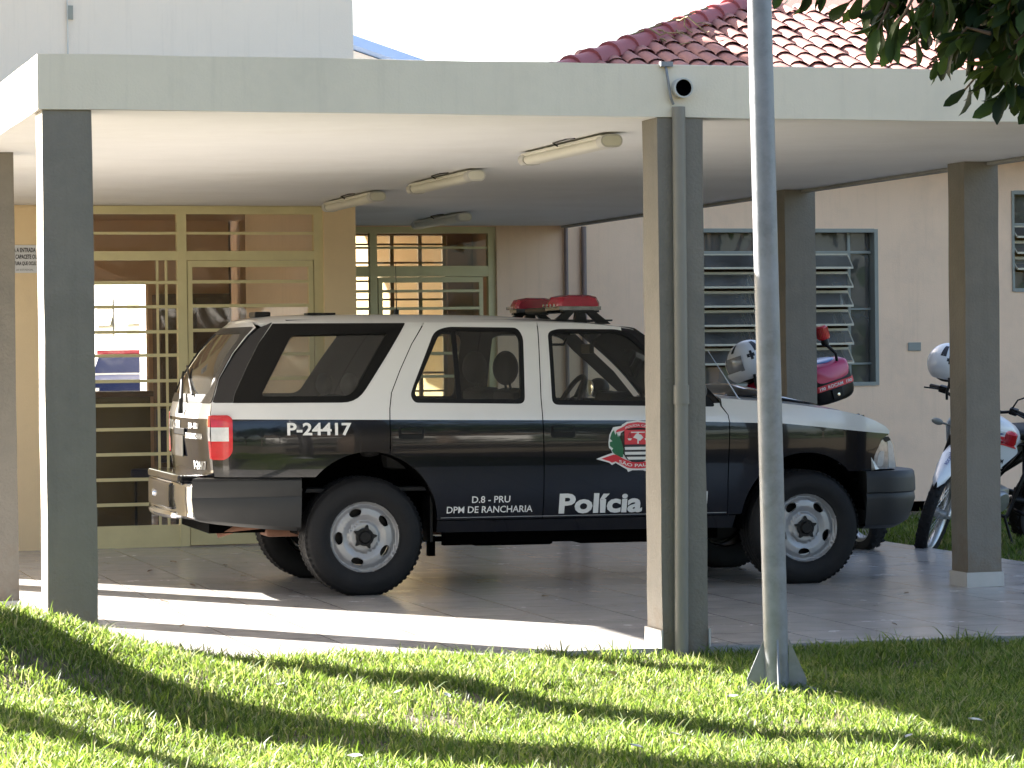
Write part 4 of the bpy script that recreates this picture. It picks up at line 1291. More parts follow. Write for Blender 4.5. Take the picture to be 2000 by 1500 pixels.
rwn = panel('rear_window', ['black'], rgo, lambda u, z: (tgm(u, z)[0] - .005, CW - u, z), tail, [rg], step=.06, rim=.01)
panel('pane', ['darkglass'], rg, lambda u, z: (tgm(u, z)[0] + .006, CW - u, z), rwn, step=.08, rim=0)
b = MB()
T_ = lambda y, z, o=0: (float(tg_fn(y, z)[0]) - o, y, z)
b.tube([T_(.62, 1.06, .02), T_(.60, 1.14, .04), T_(.85, 1.25, .035), T_(1.05, 1.30, .03)], [.018, .012, .009, .006], 8)
b.tube([T_(.45, 1.17, .02), T_(1.15, 1.335, .02)], .007, 6)
b.build('rear_wiper', 'black', tail)
b = MB()
b.box(-.958, -.945, .55, .95, .93, .97, 0, .004)
b.build('latch_recess', 'black', tail)
pm = MB()
pm.box(float(tg_x(.86)) - .071, float(tg_x(.86)) - .064, .62, 1.02, .80, .925, 0, .003); pm.build('number_plate', 'lampdark', tail)
def tg_text(s, y0, z0, w, h, bold=.012):
    v, f = text_tris(s, w, h, bold)
    bb = MB(); 
    vv = []
    for p in v:
        y = y0 - p[0]; z = z0 + p[1]
        vv.append((float(tg_fn(y, z)[0]) - .004, y, z))
    bb.add(vv, f)
    return bb
bb = MB()
for s, y0, z0, w, h in (('D.8 - PRU', .47, .972, .20, .034), ('DPM DE RANCHARIA', .54, .912, .34, .034), ('P-24417', .40, .735, .22, .05), ('POLICIA CIVIL', 1.25, .955, .55, .06)):
    q = tg_text(s, y0, z0, w, h)
    bb.add(q.v, q.f)
bb.build('tailgate_lettering', 'decal', tail)
# ---- tail lights
tlp = rounded([(-.882, .800), (-.80, .797), (-.764, .842), (-.763, 1.036), (-.785, 1.055), (-.884, 1.055)], [.01, .03, .02, .015, .012, .01])
def tl_mat(x, z): return 1 if .905 < z < .985 and x < -.785 else 0
for f, mk, flip in ((side, lambda p: p, 0), (fside, mirror, 1)):
    tl = panel('tail_light', ['taillens', 'clearlens'], mk(tlp), f(-.010), car, [], [mk([(-.9, .905), (-.785, .905), (-.785, .985), (-.9, .985)])], step=.025,
               matf=(lambda u, z: tl_mat(-u, z)) if flip else tl_mat, rim=.02)
# rear-facing half of each lamp
for s in (0, 1):
    y0, y1 = (.060, .105) if not s else (CW - .105, CW - .060)
    b = MB()
    for za, zb_, mi in ((.802, .905, 0), (.905, .985, 1), (.985, 1.053, 0)):
        q = [T_(y0 - .0, za, .006), T_(y1, za, .006), T_(y1, zb_, .006), T_(y0 - .0, zb_, .006)]
        b.add(q + [(x + .04, y, z) for x, y, z in q], [(0, 1, 2, 3), (0, 4, 5, 1), (1, 5, 6, 2), (2, 6, 7, 3), (3, 7, 4, 0)], mi)
    b.build('tail_light', ['taillens', 'clearlens'], car)
# ---- wheels
def hole(cx, cz, a, hr=.027, ht=.038, n=16):
    ca, sa = math.cos(a), math.sin(a)
    return [(cx + ca * hr * math.cos(q) - sa * ht * math.sin(q), cz + sa * hr * math.cos(q) + ca * ht * math.sin(q)) for q in [2 * math.pi * k / n for k in range(n)]]
def wheel(x, y, z, ang0, far=False):
    t = bpy.data.objects.new('wheel', None); COL.objects.link(t); t.parent = car
    t.location = (x, y, z)
    if far: t.rotation_euler = (0, 0, math.pi)
    RT = .349
    b = MB()
    prof = [(.205, .006), (.212, -.004), (.222, -.004), (.235, -.013), (.262, -.019), (.285, -.018), (.300, -.012), (.322, -.004), (.334, .012), (.342, .028), (RT, .036),
            (RT, .07), (RT - .008, .072), (RT - .008, .080), (RT, .082), (RT, .115), (RT - .008, .117), (RT - .008, .125), (RT, .127), (RT, .16), (RT - .008, .162), (RT - .008, .17), (RT, .172), (RT, .204),
            (.342, .214), (.325, .236), (.29, .25), (.24, .24), (.205, .225)]
    b.lathe(prof, (0, 0, 0), 'y', 96)
    # shoulder blocks
    for k in range(64):
        a = 2 * math.pi * k / 64
        for (yy0, yy1) in ((.016, .066), (.176, .222)):
            aw = .028
            pts = [((RT - .004 if i in (0, 3) else RT - .004) * math.cos(a + d), yy, (RT - .004) * math.sin(a + d)) for i, (d, yy) in enumerate(((-aw, yy0), (aw, yy0), (aw, yy1), (-aw, yy1)))]
            top = [(p[0] * (RT + .003) / (RT - .004), p[1] + (.006 if p[1] == yy0 else -.004), p[2] * (RT + .003) / (RT - .004)) for p in pts]
            b.add(pts + top, [(4, 5, 6, 7), (0, 1, 5, 4), (1, 2, 6, 5), (2, 3, 7, 6), (3, 0, 4, 7)])
    zmin = -z + .001
    b.v = [(p[0], p[1], max(p[2], zmin)) for p in b.v]
    b.build('tyre', 'rubber', t, angle=40)
    # pressed steel rim with five holes
    def rz(u, w):
        r = np.hypot(u, w)
        return (u, np.interp(r, [0, .055, .08, .086, .092, .10, .13, .165, .185, .193, .199, .206, .212], [.012, .012, .012, .016, .034, .030, .018, .022, .040, .042, .020, .0015, .004]), w)
    circ = lambda r, n: [(r * math.cos(2 * math.pi * k / n), r * math.sin(2 * math.pi * k / n)) for k in range(n)]
    holes = [hole(.150 * math.cos(R(ang0 + 72 * k)), .150 * math.sin(R(ang0 + 72 * k)), R(ang0 + 72 * k)) for k in range(5)]
    rm_ = panel('rim', ['steelrim'], circ(.212, 72), rz, t, holes, step=.012, rim=.012)
    # normals of rz point along +-y; barrel behind
    b = MB(); b.lathe([(.208, .012), (.198, .03), (.192, .10), (.198, .215)], (0, 0, 0), 'y', 48); b.build('rim_barrel', 'black', t, smooth=True)
    b = MB(); b.lathe([(0, .09), (.165, .09), (.165, .13)], (0, 0, 0), 'y', 32); b.lathe([(0, .07), (.07, .07), (.07, .1)], (0, 0, 0), 'y', 20); b.build('brake_disc', 'black', t)
    star = []
    for k in range(60):
        a = 2 * math.pi * k / 60
        lob = max(0, math.cos(5 * (a - R(ang0 - 32)))) ** 3
        rr = .052 + .022 * lob
        star.append((rr * math.cos(a), rr * math.sin(a)))
    b = MB(); b.prism(star, -.006, .014, 'xz'); b.lathe([(0, -.022), (.03, -.022), (.036, -.012), (.04, -.004)], (0, 0, 0), 'y', 24); b.build('hub_cap', 'black', t, angle=30)
    return t
wheel(.008, -.012, .340, 38)
wheel(2.738, -.012, .340, 53)
wheel(.008, CW + .012, .340, 10, True)
wheel(2.738, CW + .012, .340, 25, True)
# wheel houses, floor pan, chassis
for cx, cz, r in (RA, FA):
    for y0, y1 in ((.012, .30), (CW - .30, CW - .012)):
        b = MB()
        b.lathe([(r - .003, y0), (r - .003, y1)], (cx, 0, cz), 'y', 30, a0=R(-8), a1=R(188))
        b.lathe([(0.0, y1 if y0 < 1 else y0), (r, y1 if y0 < 1 else y0)], (cx, 0, cz), 'y', 30, a0=R(-8), a1=R(188))
        b.build('wheel_house', 'matte', car)
b = MB()
b.box(-.85, 3.35, .31, CW - .31, .36, .60); b.box(.48, 2.28, .10, CW - .10, .40, .50)
b.box(-.86, -.40, .08, CW - .08, .44, .70); b.box(.44, .455, .06, CW - .06, .43, .8)
b.build('floor_pan', 'matte', car)
b = MB()
b.box(.55, 2.25, .20, .34, .275, .40, 0, .01); b.box(.55, 2.25, CW - .34, CW - .20, .275, .40, 0, .01)
b.box(.75, 1.25, .34, .75, .25, .37, 0, .02); b.box(1.45, 2.2, .5, 1.1, .24, .38, 0, .03)
b.tube([(.42, .32, .30), (.62, .30, .30), (.72, .30, .32)], .016, 8); b.box(.46, .50, .28, .34, .20, .32); b.box(.55, .74, .27, .33, .262, .285)
b.tube([(.008, .12, .34), (.008, CW - .12, .34)], .045, 10); b.ball((.008, .9, .34), .13); b.tube([(2.738, .12, .34), (2.738, CW - .12, .34)], .04, 10)
b.build('chassis', 'matte', car)
b = MB()
b.tube([(-.80, .34, .355), (-.70, .33, .385), (-.50, .33, .40), (-.25, .34, .375), (.1, .36, .36), (.9, .45, .33)], .026, 10)
b.box(-.52, -.12, .26, .50, .335, .385, 0, .02)
b.build('exhaust', 'rust', car, angle=40)
for y in (.055, CW - .055 - .18):
    b = MB(); b.box(.415, .43, y, y + .18, .30, .62); b.build('mud_flap', 'black', car)
# ---- cabin
b = MB()
b.box(-.72, 2.2, .10, CW - .10, .60, .62); b.box(-.72, 2.1, .050, .075, .845, 1.08); b.box(-.72, 2.1, CW - .075, CW - .050, .845, 1.08)
b.box(-.40, 1.6, .25, CW - .25, 1.595, 1.605)
b.build('cabin_trim', 'dark', car)
b = MB()
b.prism([(1.72, .75), (2.18, .75), (2.24, 1.09), (1.95, 1.13), (1.80, 1.06)], .09, CW - .09, 'xz')
b.prism([(1.80, 1.06), (1.95, 1.12), (1.93, 1.16), (1.84, 1.15)], 1.0, 1.35, 'xz')
b.build('dashboard', 'dark', car)
b = MB()
Mw = Matrix.Translation((1.60, 1.17, 1.09)) @ Matrix.Rotation(R(-62), 4, 'Y')
bb = MB()
ring = [(.185 * math.cos(2 * math.pi * k / 28), .185 * math.sin(2 * math.pi * k / 28), 0) for k in range(29)]
bb.tube(ring, .017, 8, cap=False)
for a in (-20, 200, 90): bb.tube([(0, 0, -.02), (.18 * math.cos(R(a)), .18 * math.sin(R(a)), 0)], .014, 6)
bb.ball((0, 0, -.02), (.06, .06, .03)); bb.tube([(0, 0, -.02), (0, 0, -.30)], .025, 8)
bb.xf(Mw); bb.build('steering_wheel', 'dark', car, smooth=True)
def seat(y, w, xb, h_=.40):
    b = MB()
    b.box(xb + .06, xb + .56, y - w / 2, y + w / 2, .72, .86, 0, .05)
    q = MB(); q.box(-.07, .07, y - w / 2, y + w / 2, 0, h_, 0, .05); q.xf(Matrix.Translation((xb, 0, .80)) @ Matrix.Rotation(R(-12), 4, 'Y'))
    b.add(q.v, q.f)
    return b.build('seat', 'seatcloth', car, angle=50)
for y in (.45, 1.19):
    s = seat(y, .50, 1.10)
    b = MB(); b.ball((.985, y, 1.315), (.075, .115, .105)); b.tube([(1.01, y - .05, 1.15), (.99, y - .05, 1.25)], .008, 6); b.tube([(1.01, y + .05, 1.15), (.99, y + .05, 1.25)], .008, 6)
    b.build('headrest', 'seatcloth', s, smooth=True)
s = seat(.82, 1.25, .12, .36)
b = MB()
for y in (.45, 1.19): b.ball((.02, y, 1.22), (.05, .12, .07))
b.build('headrest', 'seatcloth', s, smooth=True)
b = MB(); b.box(1.60, 1.63, .72, .92, 1.40, 1.46, 0, .01); b.tube([(1.63, .82, 1.45), (1.72, .82, 1.54)], .008, 6); b.build('rear_view_mirror', 'black', car)
b = MB(); b.tube([(1.55, 1.46, 1.50), (1.57, 1.46, 1.46), (1.65, 1.46, 1.46), (1.67, 1.46, 1.50)], .010, 6); b.build('grab_handle', 'black', car)
# door mirrors
for s in (0, 1):
    b = MB()
    y0 = -.06 if not s else CW + .06
    d = -1 if not s else 1
    b.ball((1.985, y0 + d * .09, 1.175), (.07, .10, .068)); b.box(1.95, 2.03, min(y0, y0 - d * .10), max(y0, y0 - d * .10), 1.125, 1.16, 0, .01)
    mm = b.build('door_mirror', 'black', car, smooth=True)
    b = MB(); b.ball((1.925, y0 + d * .09, 1.175), (.012, .085, .055)); b.build('mirror_glass', 'chrome', mm, smooth=True)
# ---- roof light bar: two angled pods on black brackets
lb = bpy.data.objects.new('light_bar', None); COL.objects.link(lb); lb.parent = car; lb.location = (1.40, .82, 1.64)
def pod(y0, y1, sw):
    """one wing of the bar, swept back towards the middle"""
    prof = [(-.132, .026), (-.132, .046), (-.112, .082), (-.06, .094), (.06, .094), (.112, .082), (.132, .046), (.132, .026)]
    low = [(-.132, .0245), (.132, .0245), (.132, .002), (-.132, .002)]
    ny = 9
    b = MB(); vs, fs = [], []
    for i in range(ny):
        t = i / (ny - 1)
        y = y0 + (y1 - y0) * t
        e = 1.0 if 0 < i < ny - 1 else .86
        cx = sw * t
        for px_, pz_ in prof: vs.append((cx + px_ * e, y, .026 + (pz_ - .026) * (1 if e == 1 else .8) + .02))
    m_ = len(prof)
    for i in range(ny - 1):
        for k in range(m_ - 1): fs.append((i * m_ + k, i * m_ + k + 1, (i + 1) * m_ + k + 1, (i + 1) * m_ + k))
    fs += [tuple(range(m_)), tuple((ny - 1) * m_ + k for k in range(m_))]
    b.add(vs, fs); b.build('red_lens', 'redlens' if y0 < 0 else 'redlens', lb, angle=40)
    b = MB(); vs, fs = [], []
    for i in (0, 1):
        y = (y0, y1)[i]; cx = (0, sw)[i]
        for px_, pz_ in low: vs.append((cx + px_, y, pz_ + .02))
    fs = [(0, 1, 5, 4), (1, 2, 6, 5), (2, 3, 7, 6), (3, 0, 4, 7), (0, 1, 2, 3), (4, 5, 6, 7)]
    b.add(vs, fs); b.build('pod_base', 'lampdark', lb)
    b = MB()
    for q in (-.045, .045, .13):
        pass
    for t in np.linspace(.12, .88, 4):
        y = y0 + (y1 - y0) * t; cx = sw * t
        b.lathe([(0, -.006), (.010, -.006), (.010, 0)], (cx - .152, y, .05), 'x', 10)
    b.build('lens_screw', 'chrome', lb)
pod(-.56, -.33, -.02); pod(.56, .33, -.02)
b = MB(); b.box(-.12, .04, -.25, .25, .010, .045, 0, .012); b.build('centre_bar', 'black', lb)
for y, cx in ((-.55, .0), (.55, .0)):
    b = MB()
    for (xa, xb) in ((-.10, -.15), (.0, 0), (.10, .15)):
        b.prism([(cx + xa * .55 - .028, .022), (cx + xa * .55 + .028, .022), (cx + xb + .04, -.062), (cx + xb - .04, -.062)], y - .02, y + .02, 'xz')
    b.box(cx - .115, cx + .115, y - .025, y + .025, .008, .021)
    b.build('bracket', 'black', lb)
# ---- markings on the near side
def side_text(name, s, x0, z0, w, h, bold, parent, shear=0.0, far=False, x1=None, slope=0.0):
    v, f = text_tris(s, w, h, bold, shear=shear)
    vv = [(x0 + p[0], float(Ys(x0 + p[0], z0 + p[1])) - .0035, z0 + p[1] + slope * p[0]) for p in v]
    b = MB(); b.add(vv, f)
    return b.build(name, 'decal', parent)
qp = [o for o in car.children if o.name.startswith('rear_quarter')][0]
side_text('fleet_number', 'P-24417', -.452, .935, .378, .074, .028, qp, slope=-.008)
side_text('unit_lettering', 'D.8 - PRU', .652, .526, .232, .040, .012, dra[0])
side_text('unit_lettering', 'DPM DE RANCHARIA', .502, .467, .522, .040, .012, dra[0])
side_text('police_lettering', 'Polícia Civil', 1.186, .452, .925, .122, .036, dfa[0])
# coat of arms: flat printed layers
EMX, EMZ, EU, EV = 1.663, .853, .000556, .000527
def em(p): return [(EMX + (x - 718) * EU, EMZ - (y - 520) * EV) for x, y in p]
def em_sym(p): return p + [(1436 - x, y) for x, y in p[::-1] if abs(x - 718) > .5]
lay = MB()
def em_poly(p, mi, lvl):
    q = densify(em(p), .03)
    o = len(lay.v)
    v2, e2, f2, *_ = delaunay_2d_cdt([Vector(a) for a in q], [(i, (i + 1) % len(q)) for i in range(len(q))], [], 1, 1e-7)
    lay.add([(p_[0], float(Ys(p_[0], p_[1])) - .003 - .0008 * lvl, p_[1]) for p_ in v2], [tuple(f) for f in f2], mi)
em_poly(em_sym([(718, 238), (600, 253), (545, 283), (533, 300), (440, 313), (428, 340), (398, 400), (388, 480), (393, 540), (418, 565), (432, 600), (330, 637), (252, 668), (400, 712), (430, 738), (470, 715), (598, 790), (612, 818), (660, 800), (718, 800)]), 0, 0)
em_poly([(450, 345), (425, 372), (404, 440), (432, 470), (402, 480), (402, 520), (440, 552), (425, 572), (440, 600), (500, 648), (550, 652), (556, 560), (532, 470), (505, 400), (495, 425), (480, 370), (465, 400)], 2, 1)
em_poly([(1436 - x, y) for x, y in [(450, 345), (425, 372), (404, 440), (432, 470), (402, 480), (402, 520), (440, 552), (425, 572), (440, 600), (500, 648), (550, 652), (556, 560), (532, 470), (505, 400), (495, 425), (480, 370), (465, 400)]], 2, 1)
em_poly(em_sym([(718, 258), (605, 272), (560, 305), (480, 345), (470, 372), (555, 352), (620, 328), (718, 318)]), 1, 1)
em_poly([(568, 345), (868, 345), (868, 522), (568, 522)], 1, 1)
em_poly([(568, 508), (868, 508), (868, 534), (568, 534)], 3, 2)
em_poly(em_sym([(718, 535), (566, 535), (568, 640), (600, 680), (660, 706), (718, 712)]), 3, 1)
for y0, y1, hw in ((536, 569, 150), (592, 624, 149), (648, 680, 128)):
    em_poly([(718 - hw, y0), (718 + hw, y0), (718 + hw - (6 if y0 < 640 else 22), y1), (718 - hw + (6 if y0 < 640 else 22), y1)], 0, 2)
em_poly(em_sym([(718, 712), (640, 704), (565, 672), (470, 622), (440, 622), (310, 665), (400, 695), (428, 712), (470, 698), (600, 768), (640, 778), (718, 782)]), 1, 2)
# sword and scales
em_poly([(710, 365), (726, 365), (726, 500), (710, 500)], 0, 3)
em_poly([(640, 366), (796, 366), (796, 378), (640, 378)], 0, 3)
em_poly([(662, 432), (700, 385), (755, 400), (778, 432), (740, 470), (690, 440)], 0, 2)
for s in (0, 1):
    f_ = (lambda p: p) if not s else (lambda p: [(1436 - x, y) for x, y in p])
    em_poly(f_([(600, 440), (648, 440), (638, 462), (612, 462)]), 0, 3)
    em_poly(f_([(603, 438), (624, 375), (628, 375), (608, 438)]), 3, 3)
    em_poly(f_([(640, 438), (624, 375), (628, 375), (645, 438)]), 3, 3)
def em_text(s, cx, cy, w, h, curve):
    v, f = text_tris(s, w, h, .02)
    vv = []
    for p in v:
        ux = p[0] - w / 2
        x = EMX + (cx - 718) * EU + ux
        z = EMZ - (cy - 520) * EV + p[1] - h / 2 + curve * ux * ux
        vv.append((x, float(Ys(x, z)) - .0062, z))
    lay.add(vv, f, 0)
em_text('POLÍCIA CIVIL', 718, 290, .155, .016, -2.6)
em_text('SÃO PAULO', 718, 742, .235, .024, 1.9)
lay.build('door_emblem', ['decal', 'decal_red', 'decal_green', 'decal_dark'], dfa[0], recalc=False)

# ================================================================== motorcycles (local: x forward, y left, z up)
def moto_wheel(parent, x, r, w, name='wheel'):
    t = bpy.data.objects.new(name, None); COL.objects.link(t); t.parent = parent
    t.location = (x, 0, r)
    b = MB()
    ri = r - .075
    prof = [(ri, -w * .38), (ri + .03, -w * .5), (r - .02, -w * .5), (r - .004, -w * .3), (r, 0), (r - .004, w * .3), (r - .02, w * .5), (ri + .03, w * .5), (ri, w * .38)]
    b.lathe(prof, (0, 0, 0), 'y', 56)
    for k in range(40):
        a = 2 * math.pi * k / 40
        for s in (-1, 1):
            c_ = Vector((math.cos(a), 0, math.sin(a)))
            q = MB(); q.box(-.010, .010, -.012, .012, -.004, .008)
            q.xf(Matrix.Translation(c_ * (r - .004) + Vector((0, s * w * (.18 if k % 2 else .34), 0))) @ Matrix.Rotation(-a + math.pi / 2, 4, 'Y'))
            b.add(q.v, q.f)
    b.build('tyre', 'rubber', t, angle=40)
    b = MB(); b.lathe([(ri + .004, -w * .36), (ri - .012, -w * .30), (ri - .016, 0), (ri - .012, w * .30), (ri + .004, w * .36)], (0, 0, 0), 'y', 48); b.build('rim', 'alloy', t, smooth=True)
    b = MB()
    for k in range(36):
        a = 2 * math.pi * k / 36; a2 = a + (.5 if k % 2 else -.5)
        s = 1 if k % 4 < 2 else -1
        b.tube([(.03 * math.cos(a2), s * .03, .03 * math.sin(a2)), (ri * math.cos(a), 0, ri * math.sin(a))], .0022, 5)
    b.build('spokes', 'alloy', t)
    b = MB(); b.lathe([(0, -.07), (.03, -.07), (.035, -.02), (.035, .02), (.03, .07), (0, .07)], (0, 0, 0), 'y', 16)
    b.lathe([(.05, -.052), (.12, -.052), (.12, -.048), (.05, -.048)], (0, 0, 0), 'y', 32)
    b.build('hub', 'alloy', t, angle=40)
    return t

def loft(secs, n=16, cap=True):
    """secs: list of (centre xyz, half width y, half height z-ish, up vector tilt) -> rounded body along x"""
    b = MB(); vs, fs = [], []
    for (c, hy, hz, sq) in secs:
        for k in range(n):
            a = 2 * math.pi * k / n
            ca, sa = math.cos(a), math.sin(a)
            vs.append((c[0], c[1] + hy * math.copysign(abs(ca) ** sq, ca), c[2] + hz * math.copysign(abs(sa) ** sq, sa)))
    for i in range(len(secs) - 1):
        for k in range(n): fs.append((i * n + k, i * n + (k + 1) % n, (i + 1) * n + (k + 1) % n, (i + 1) * n + k))
    if cap: fs += [tuple(range(n))[::-1], tuple((len(secs) - 1) * n + k for k in range(n))]
    b.add(vs, fs)
    return b

def text_on(parent, s, w, h, M, m_='decal_dark', bold=.02, name='lettering', shear=0.0):
    v, f = text_tris(s, w, h, bold, shear=shear)
    b = MB(); b.add([(p[0] - w / 2, p[1] - h / 2, 0) for p in v], f)
    b.xf(M)
    return b.build(name, m_, parent, recalc=False)

def make_moto(label, loc, rot, box, steer):
    t = thing('motorcycle', label, 'motorcycle', loc, rot, group='police motorcycles parked beside the carport')
    # ---- steering assembly turns about the head
    st = Matrix.Translation((.40, 0, 0)) @ Matrix.Rotation(R(steer), 4, 'Z') @ Matrix.Translation((-.40, 0, 0))
    fw_ = moto_wheel(t, .70, .345, .085)
    fw_.matrix_local = st @ Matrix.Translation((.70, 0, .345))
    b = MB()
    for s in (-1, 1):
        b.tube([(.70, s * .085, .345), (.50, s * .085, .74)], .026, 10); b.tube([(.50, s * .085, .74), (.375, s * .085, 1.06)], .019, 10)
        b.tube([(.70, s * .06, .345), (.70, s * .105, .345)], .02, 8)
    b.box(.36, .50, -.11, .11, .90, .93, 0, .008); b.box(.33, .44, -.11, .11, 1.04, 1.065, 0, .008)
    b.xf(st).build('fork', 'alloy', t, angle=40)
    b = MB()
    for s in (-1, 1): b.tube([(.525, s * .085, .69), (.45, s * .085, .87)], .031, 10)
    b.xf(st).build('fork_gaiter', 'black', t, angle=40)
    b = MB()
    secs = []
    q = []
    # high front mudguard: a beak
    pts = [(.36, .845, .075), (.50, .83, .085), (.66, .80, .085), (.82, .745, .070), (.95, .675, .045), (1.0, .64, .012)]
    vs, fs = [], []
    for x, z, w in pts:
        for k in range(7):
            a = (k - 3) / 3
            vs.append((x, a * w, z - .028 * a * a + .012 * (1 - abs(a))))
    nn = len(vs)
    vs += [(x, y, z - .006) for x, y, z in vs]
    for i in range(len(pts) - 1):
        for k in range(6):
            a_, b_, c_, d_ = i * 7 + k, i * 7 + k + 1, (i + 1) * 7 + k + 1, (i + 1) * 7 + k
            fs += [(a_, b_, c_, d_), (nn + d_, nn + c_, nn + b_, nn + a_)]
        fs += [(i * 7, (i + 1) * 7, nn + (i + 1) * 7, nn + i * 7), (i * 7 + 6, nn + i * 7 + 6, nn + (i + 1) * 7 + 6, (i + 1) * 7 + 6)]
    b.add(vs, fs)
    mg = b.xf(st).build('front_mudguard', 'motowhite', t, angle=50)
    Mt = st @ Matrix.Translation((.80, 0, .775)) @ Matrix.Rotation(R(19), 4, 'Y') @ Matrix.Rotation(R(180), 4, 'Z')
    text_on(mg, 'ROCAM', .13, .026, Mt, 'decal_blue')
    b = MB(); b.add([((math.cos(a) * (.035 if k % 2 else .016)) - .0, math.sin(a) * (.035 if k % 2 else .016), .001) for k, a in enumerate([2 * math.pi * k / 12 for k in range(12)])], [tuple(range(12))])
    b.xf(st @ Matrix.Translation((.72, 0, .806)) @ Matrix.Rotation(R(15), 4, 'Y')).build('emblem', 'decal_blue', mg)
    # lamp fairing
    b = loft([((.40, 0, 1.0), .10, .10, .7), ((.47, 0, .985), .115, .125, .6), ((.54, 0, .97), .105, .115, .6), ((.565, 0, .965), .08, .09, .7)])
    fa = b.xf(st).build('lamp_fairing', 'motowhite', t, angle=50)
    b = MB(); b.lathe([(0, .012), (.05, .008), (.075, -.004), (.078, -.02)], (.575, 0, .965), 'x', 24); b.xf(st).build('headlight', 'clearlens', fa, smooth=True)
    # handlebar
    b = MB(); b.tube([(.30, -.37, 1.13), (.345, -.27, 1.145), (.37, -.10, 1.085), (.37, .10, 1.085), (.345, .27, 1.145), (.30, .37, 1.13)], .011, 10)
    b.tube([(.352, -.2, 1.12), (.352, .2, 1.12)], .007, 8)
    hb = b.xf(st).build('handlebar', 'black', t, smooth=True)
    for s in (-1, 1):
        b = MB(); b.tube([(.298, s * .375, 1.13), (.335, s * .30, 1.144)], .017, 10); b.box(.31, .37, min(s * .24, s * .30), max(s * .24, s * .30), 1.12, 1.17, 0, .01)
        b.tube([(.37, s * .26, 1.15), (.40, s * .40, 1.13)], .006, 6)
        b.xf(st).build('grip', 'black', hb, angle=40)
        if not box and s < 0: continue
        b = MB(); b.tube([(.35, s * .25, 1.15), (.36, s * .28, 1.24), (.37, s * .36, 1.30)], .006, 8)
        b.ball((.37, s * .40, 1.31), (.012, .065, .042))
        b.xf(st).build('mirror', 'black', hb, smooth=True)
    for s in (-1, 1):
        b = MB(); b.tube([(.45, s * .10, .93), (.45, s * .20, .93)], .008, 6); b.ball((.455, s * .225, .93), (.03, .045, .024))
        b.xf(st).build('indicator', 'grey_frame', t, smooth=True)
    # siren beacons on the crash bar
    for s in (-1, 1):
        w_ = .24
        b = MB(); b.tube([(.20, s * .14, .46), (.27, s * w_, .58), (.26, s * w_, .70), (.20, s * .15, .78)], .012, 8)
        b.build('crash_bar', 'black', t, smooth=True)
    if not box:
        for s in (1,):
            b = MB(); b.lathe([(0, .055), (.03, .052), (.044, .04), (.046, -.03), (.04, -.04)], (.33, s * .33, .98), 'z', 20)
            b.tube([(.36, s * .10, .98), (.34, s * .24, .93), (.33, s * .33, .945)], .010, 8)
            b.build('beacon', 'taillens', t, angle=40)
    # tank with side shrouds
    b = loft([((.36, 0, .93), .03, .04, .8), ((.33, 0, .93), .10, .08, .8), ((.22, 0, .93), .15, .12, .75), ((.08, 0, .905), .15, .125, .75), ((-.06, 0, .87), .115, .10, .8), ((-.16, 0, .85), .07, .06, .9)])
    tk = b.build('tank', 'motowhite', t, smooth=True)
    b = MB(); b.lathe([(0, .012), (.035, .01), (.04, 0)], (.16, 0, 1.05), 'z', 20); b.build('filler_cap', 'black', tk)
    for s in (-1, 1):
        b = MB()
        sh = rounded([(.46, .92), (.40, 1.0), (.12, .96), (-.02, .80), (.20, .64), (.36, .70)], .03)
        b.prism(sh, s * .158, s * .172, 'xz')
        shp = b.build('shroud', 'motowhite', t)
        b = MB(); b.prism(rounded([(.44, .925), (.39, .965), (.14, .92), (.02, .83), (.20, .87), (.36, .89)], .015), s * .1725, s * .1745, 'xz')
        b.build('stripe', 'decal_red', shp)
        b = MB(); b.prism(rounded([(.42, .955), (.385, .985), (.20, .955), (.30, .94)], .01), s * .1725, s * .1745, 'xz')
        b.build('stripe', 'decal_blue', shp)
        Mx = Matrix.Translation((.22, s * .1755, .74)) @ (Matrix.Rotation(R(90), 4, 'X') if s < 0 else Matrix.Rotation(R(180), 4, 'Z') @ Matrix.Rotation(R(90), 4, 'X')) 
        text_on(shp, 'ROCAM', .17, .035, Mx)
        Mx2 = Matrix.Translation((.20, s * .1755, .69)) @ (Matrix.Rotation(R(90), 4, 'X') if s < 0 else Matrix.Rotation(R(180), 4, 'Z') @ Matrix.Rotation(R(90), 4, 'X'))
        text_on(shp, 'Polícia', .11, .024, Mx2)
    b = loft([((.0, 0, .90), .07, .03, .7), ((-.10, 0, .90), .10, .045, .7), ((-.35, 0, .885), .13, .05, .6), ((-.62, 0, .91), .125, .05, .6), ((-.74, 0, .93), .09, .035, .7)])
    b.build('seat', 'black', t, angle=50)
    # engine with fins, cases, exhaust
    b = MB()
    b.box(-.12, .22, -.13, .13, .30, .50, 0, .04)
    for k in range(8): b.box(.02, .20, -.10, .10, .515 + k * .026, .527 + k * .026, 0, .004)
    b.box(.04, .18, -.08, .08, .50, .74, 0, .01); b.box(.03, .19, -.09, .09, .725, .785, 0, .02)
    for s in (-1, 1):
        b.lathe([(0, s * .165), (.07, s * .16), (.085, s * .14), (.085, s * .12)], (-.02, 0, .40), 'y', 24); b.lathe([(0, s * .155), (.05, s * .15), (.06, s * .12)], (.13, 0, .42), 'y', 20)
    b.build('engine', 'alloy', t, angle=40)
    b = MB(); b.tube([(.19, -.04, .68), (.30, -.06, .62), (.31, -.08, .40), (.22, -.12, .28), (-.1, -.15, .30), (-.30, -.16, .52)], .020, 10); b.tube([(-.30, -.16, .52), (-.80, -.20, .72)], [.035, .045], 14)
    b.build('exhaust', 'black', t, smooth=True)
    b = MB()
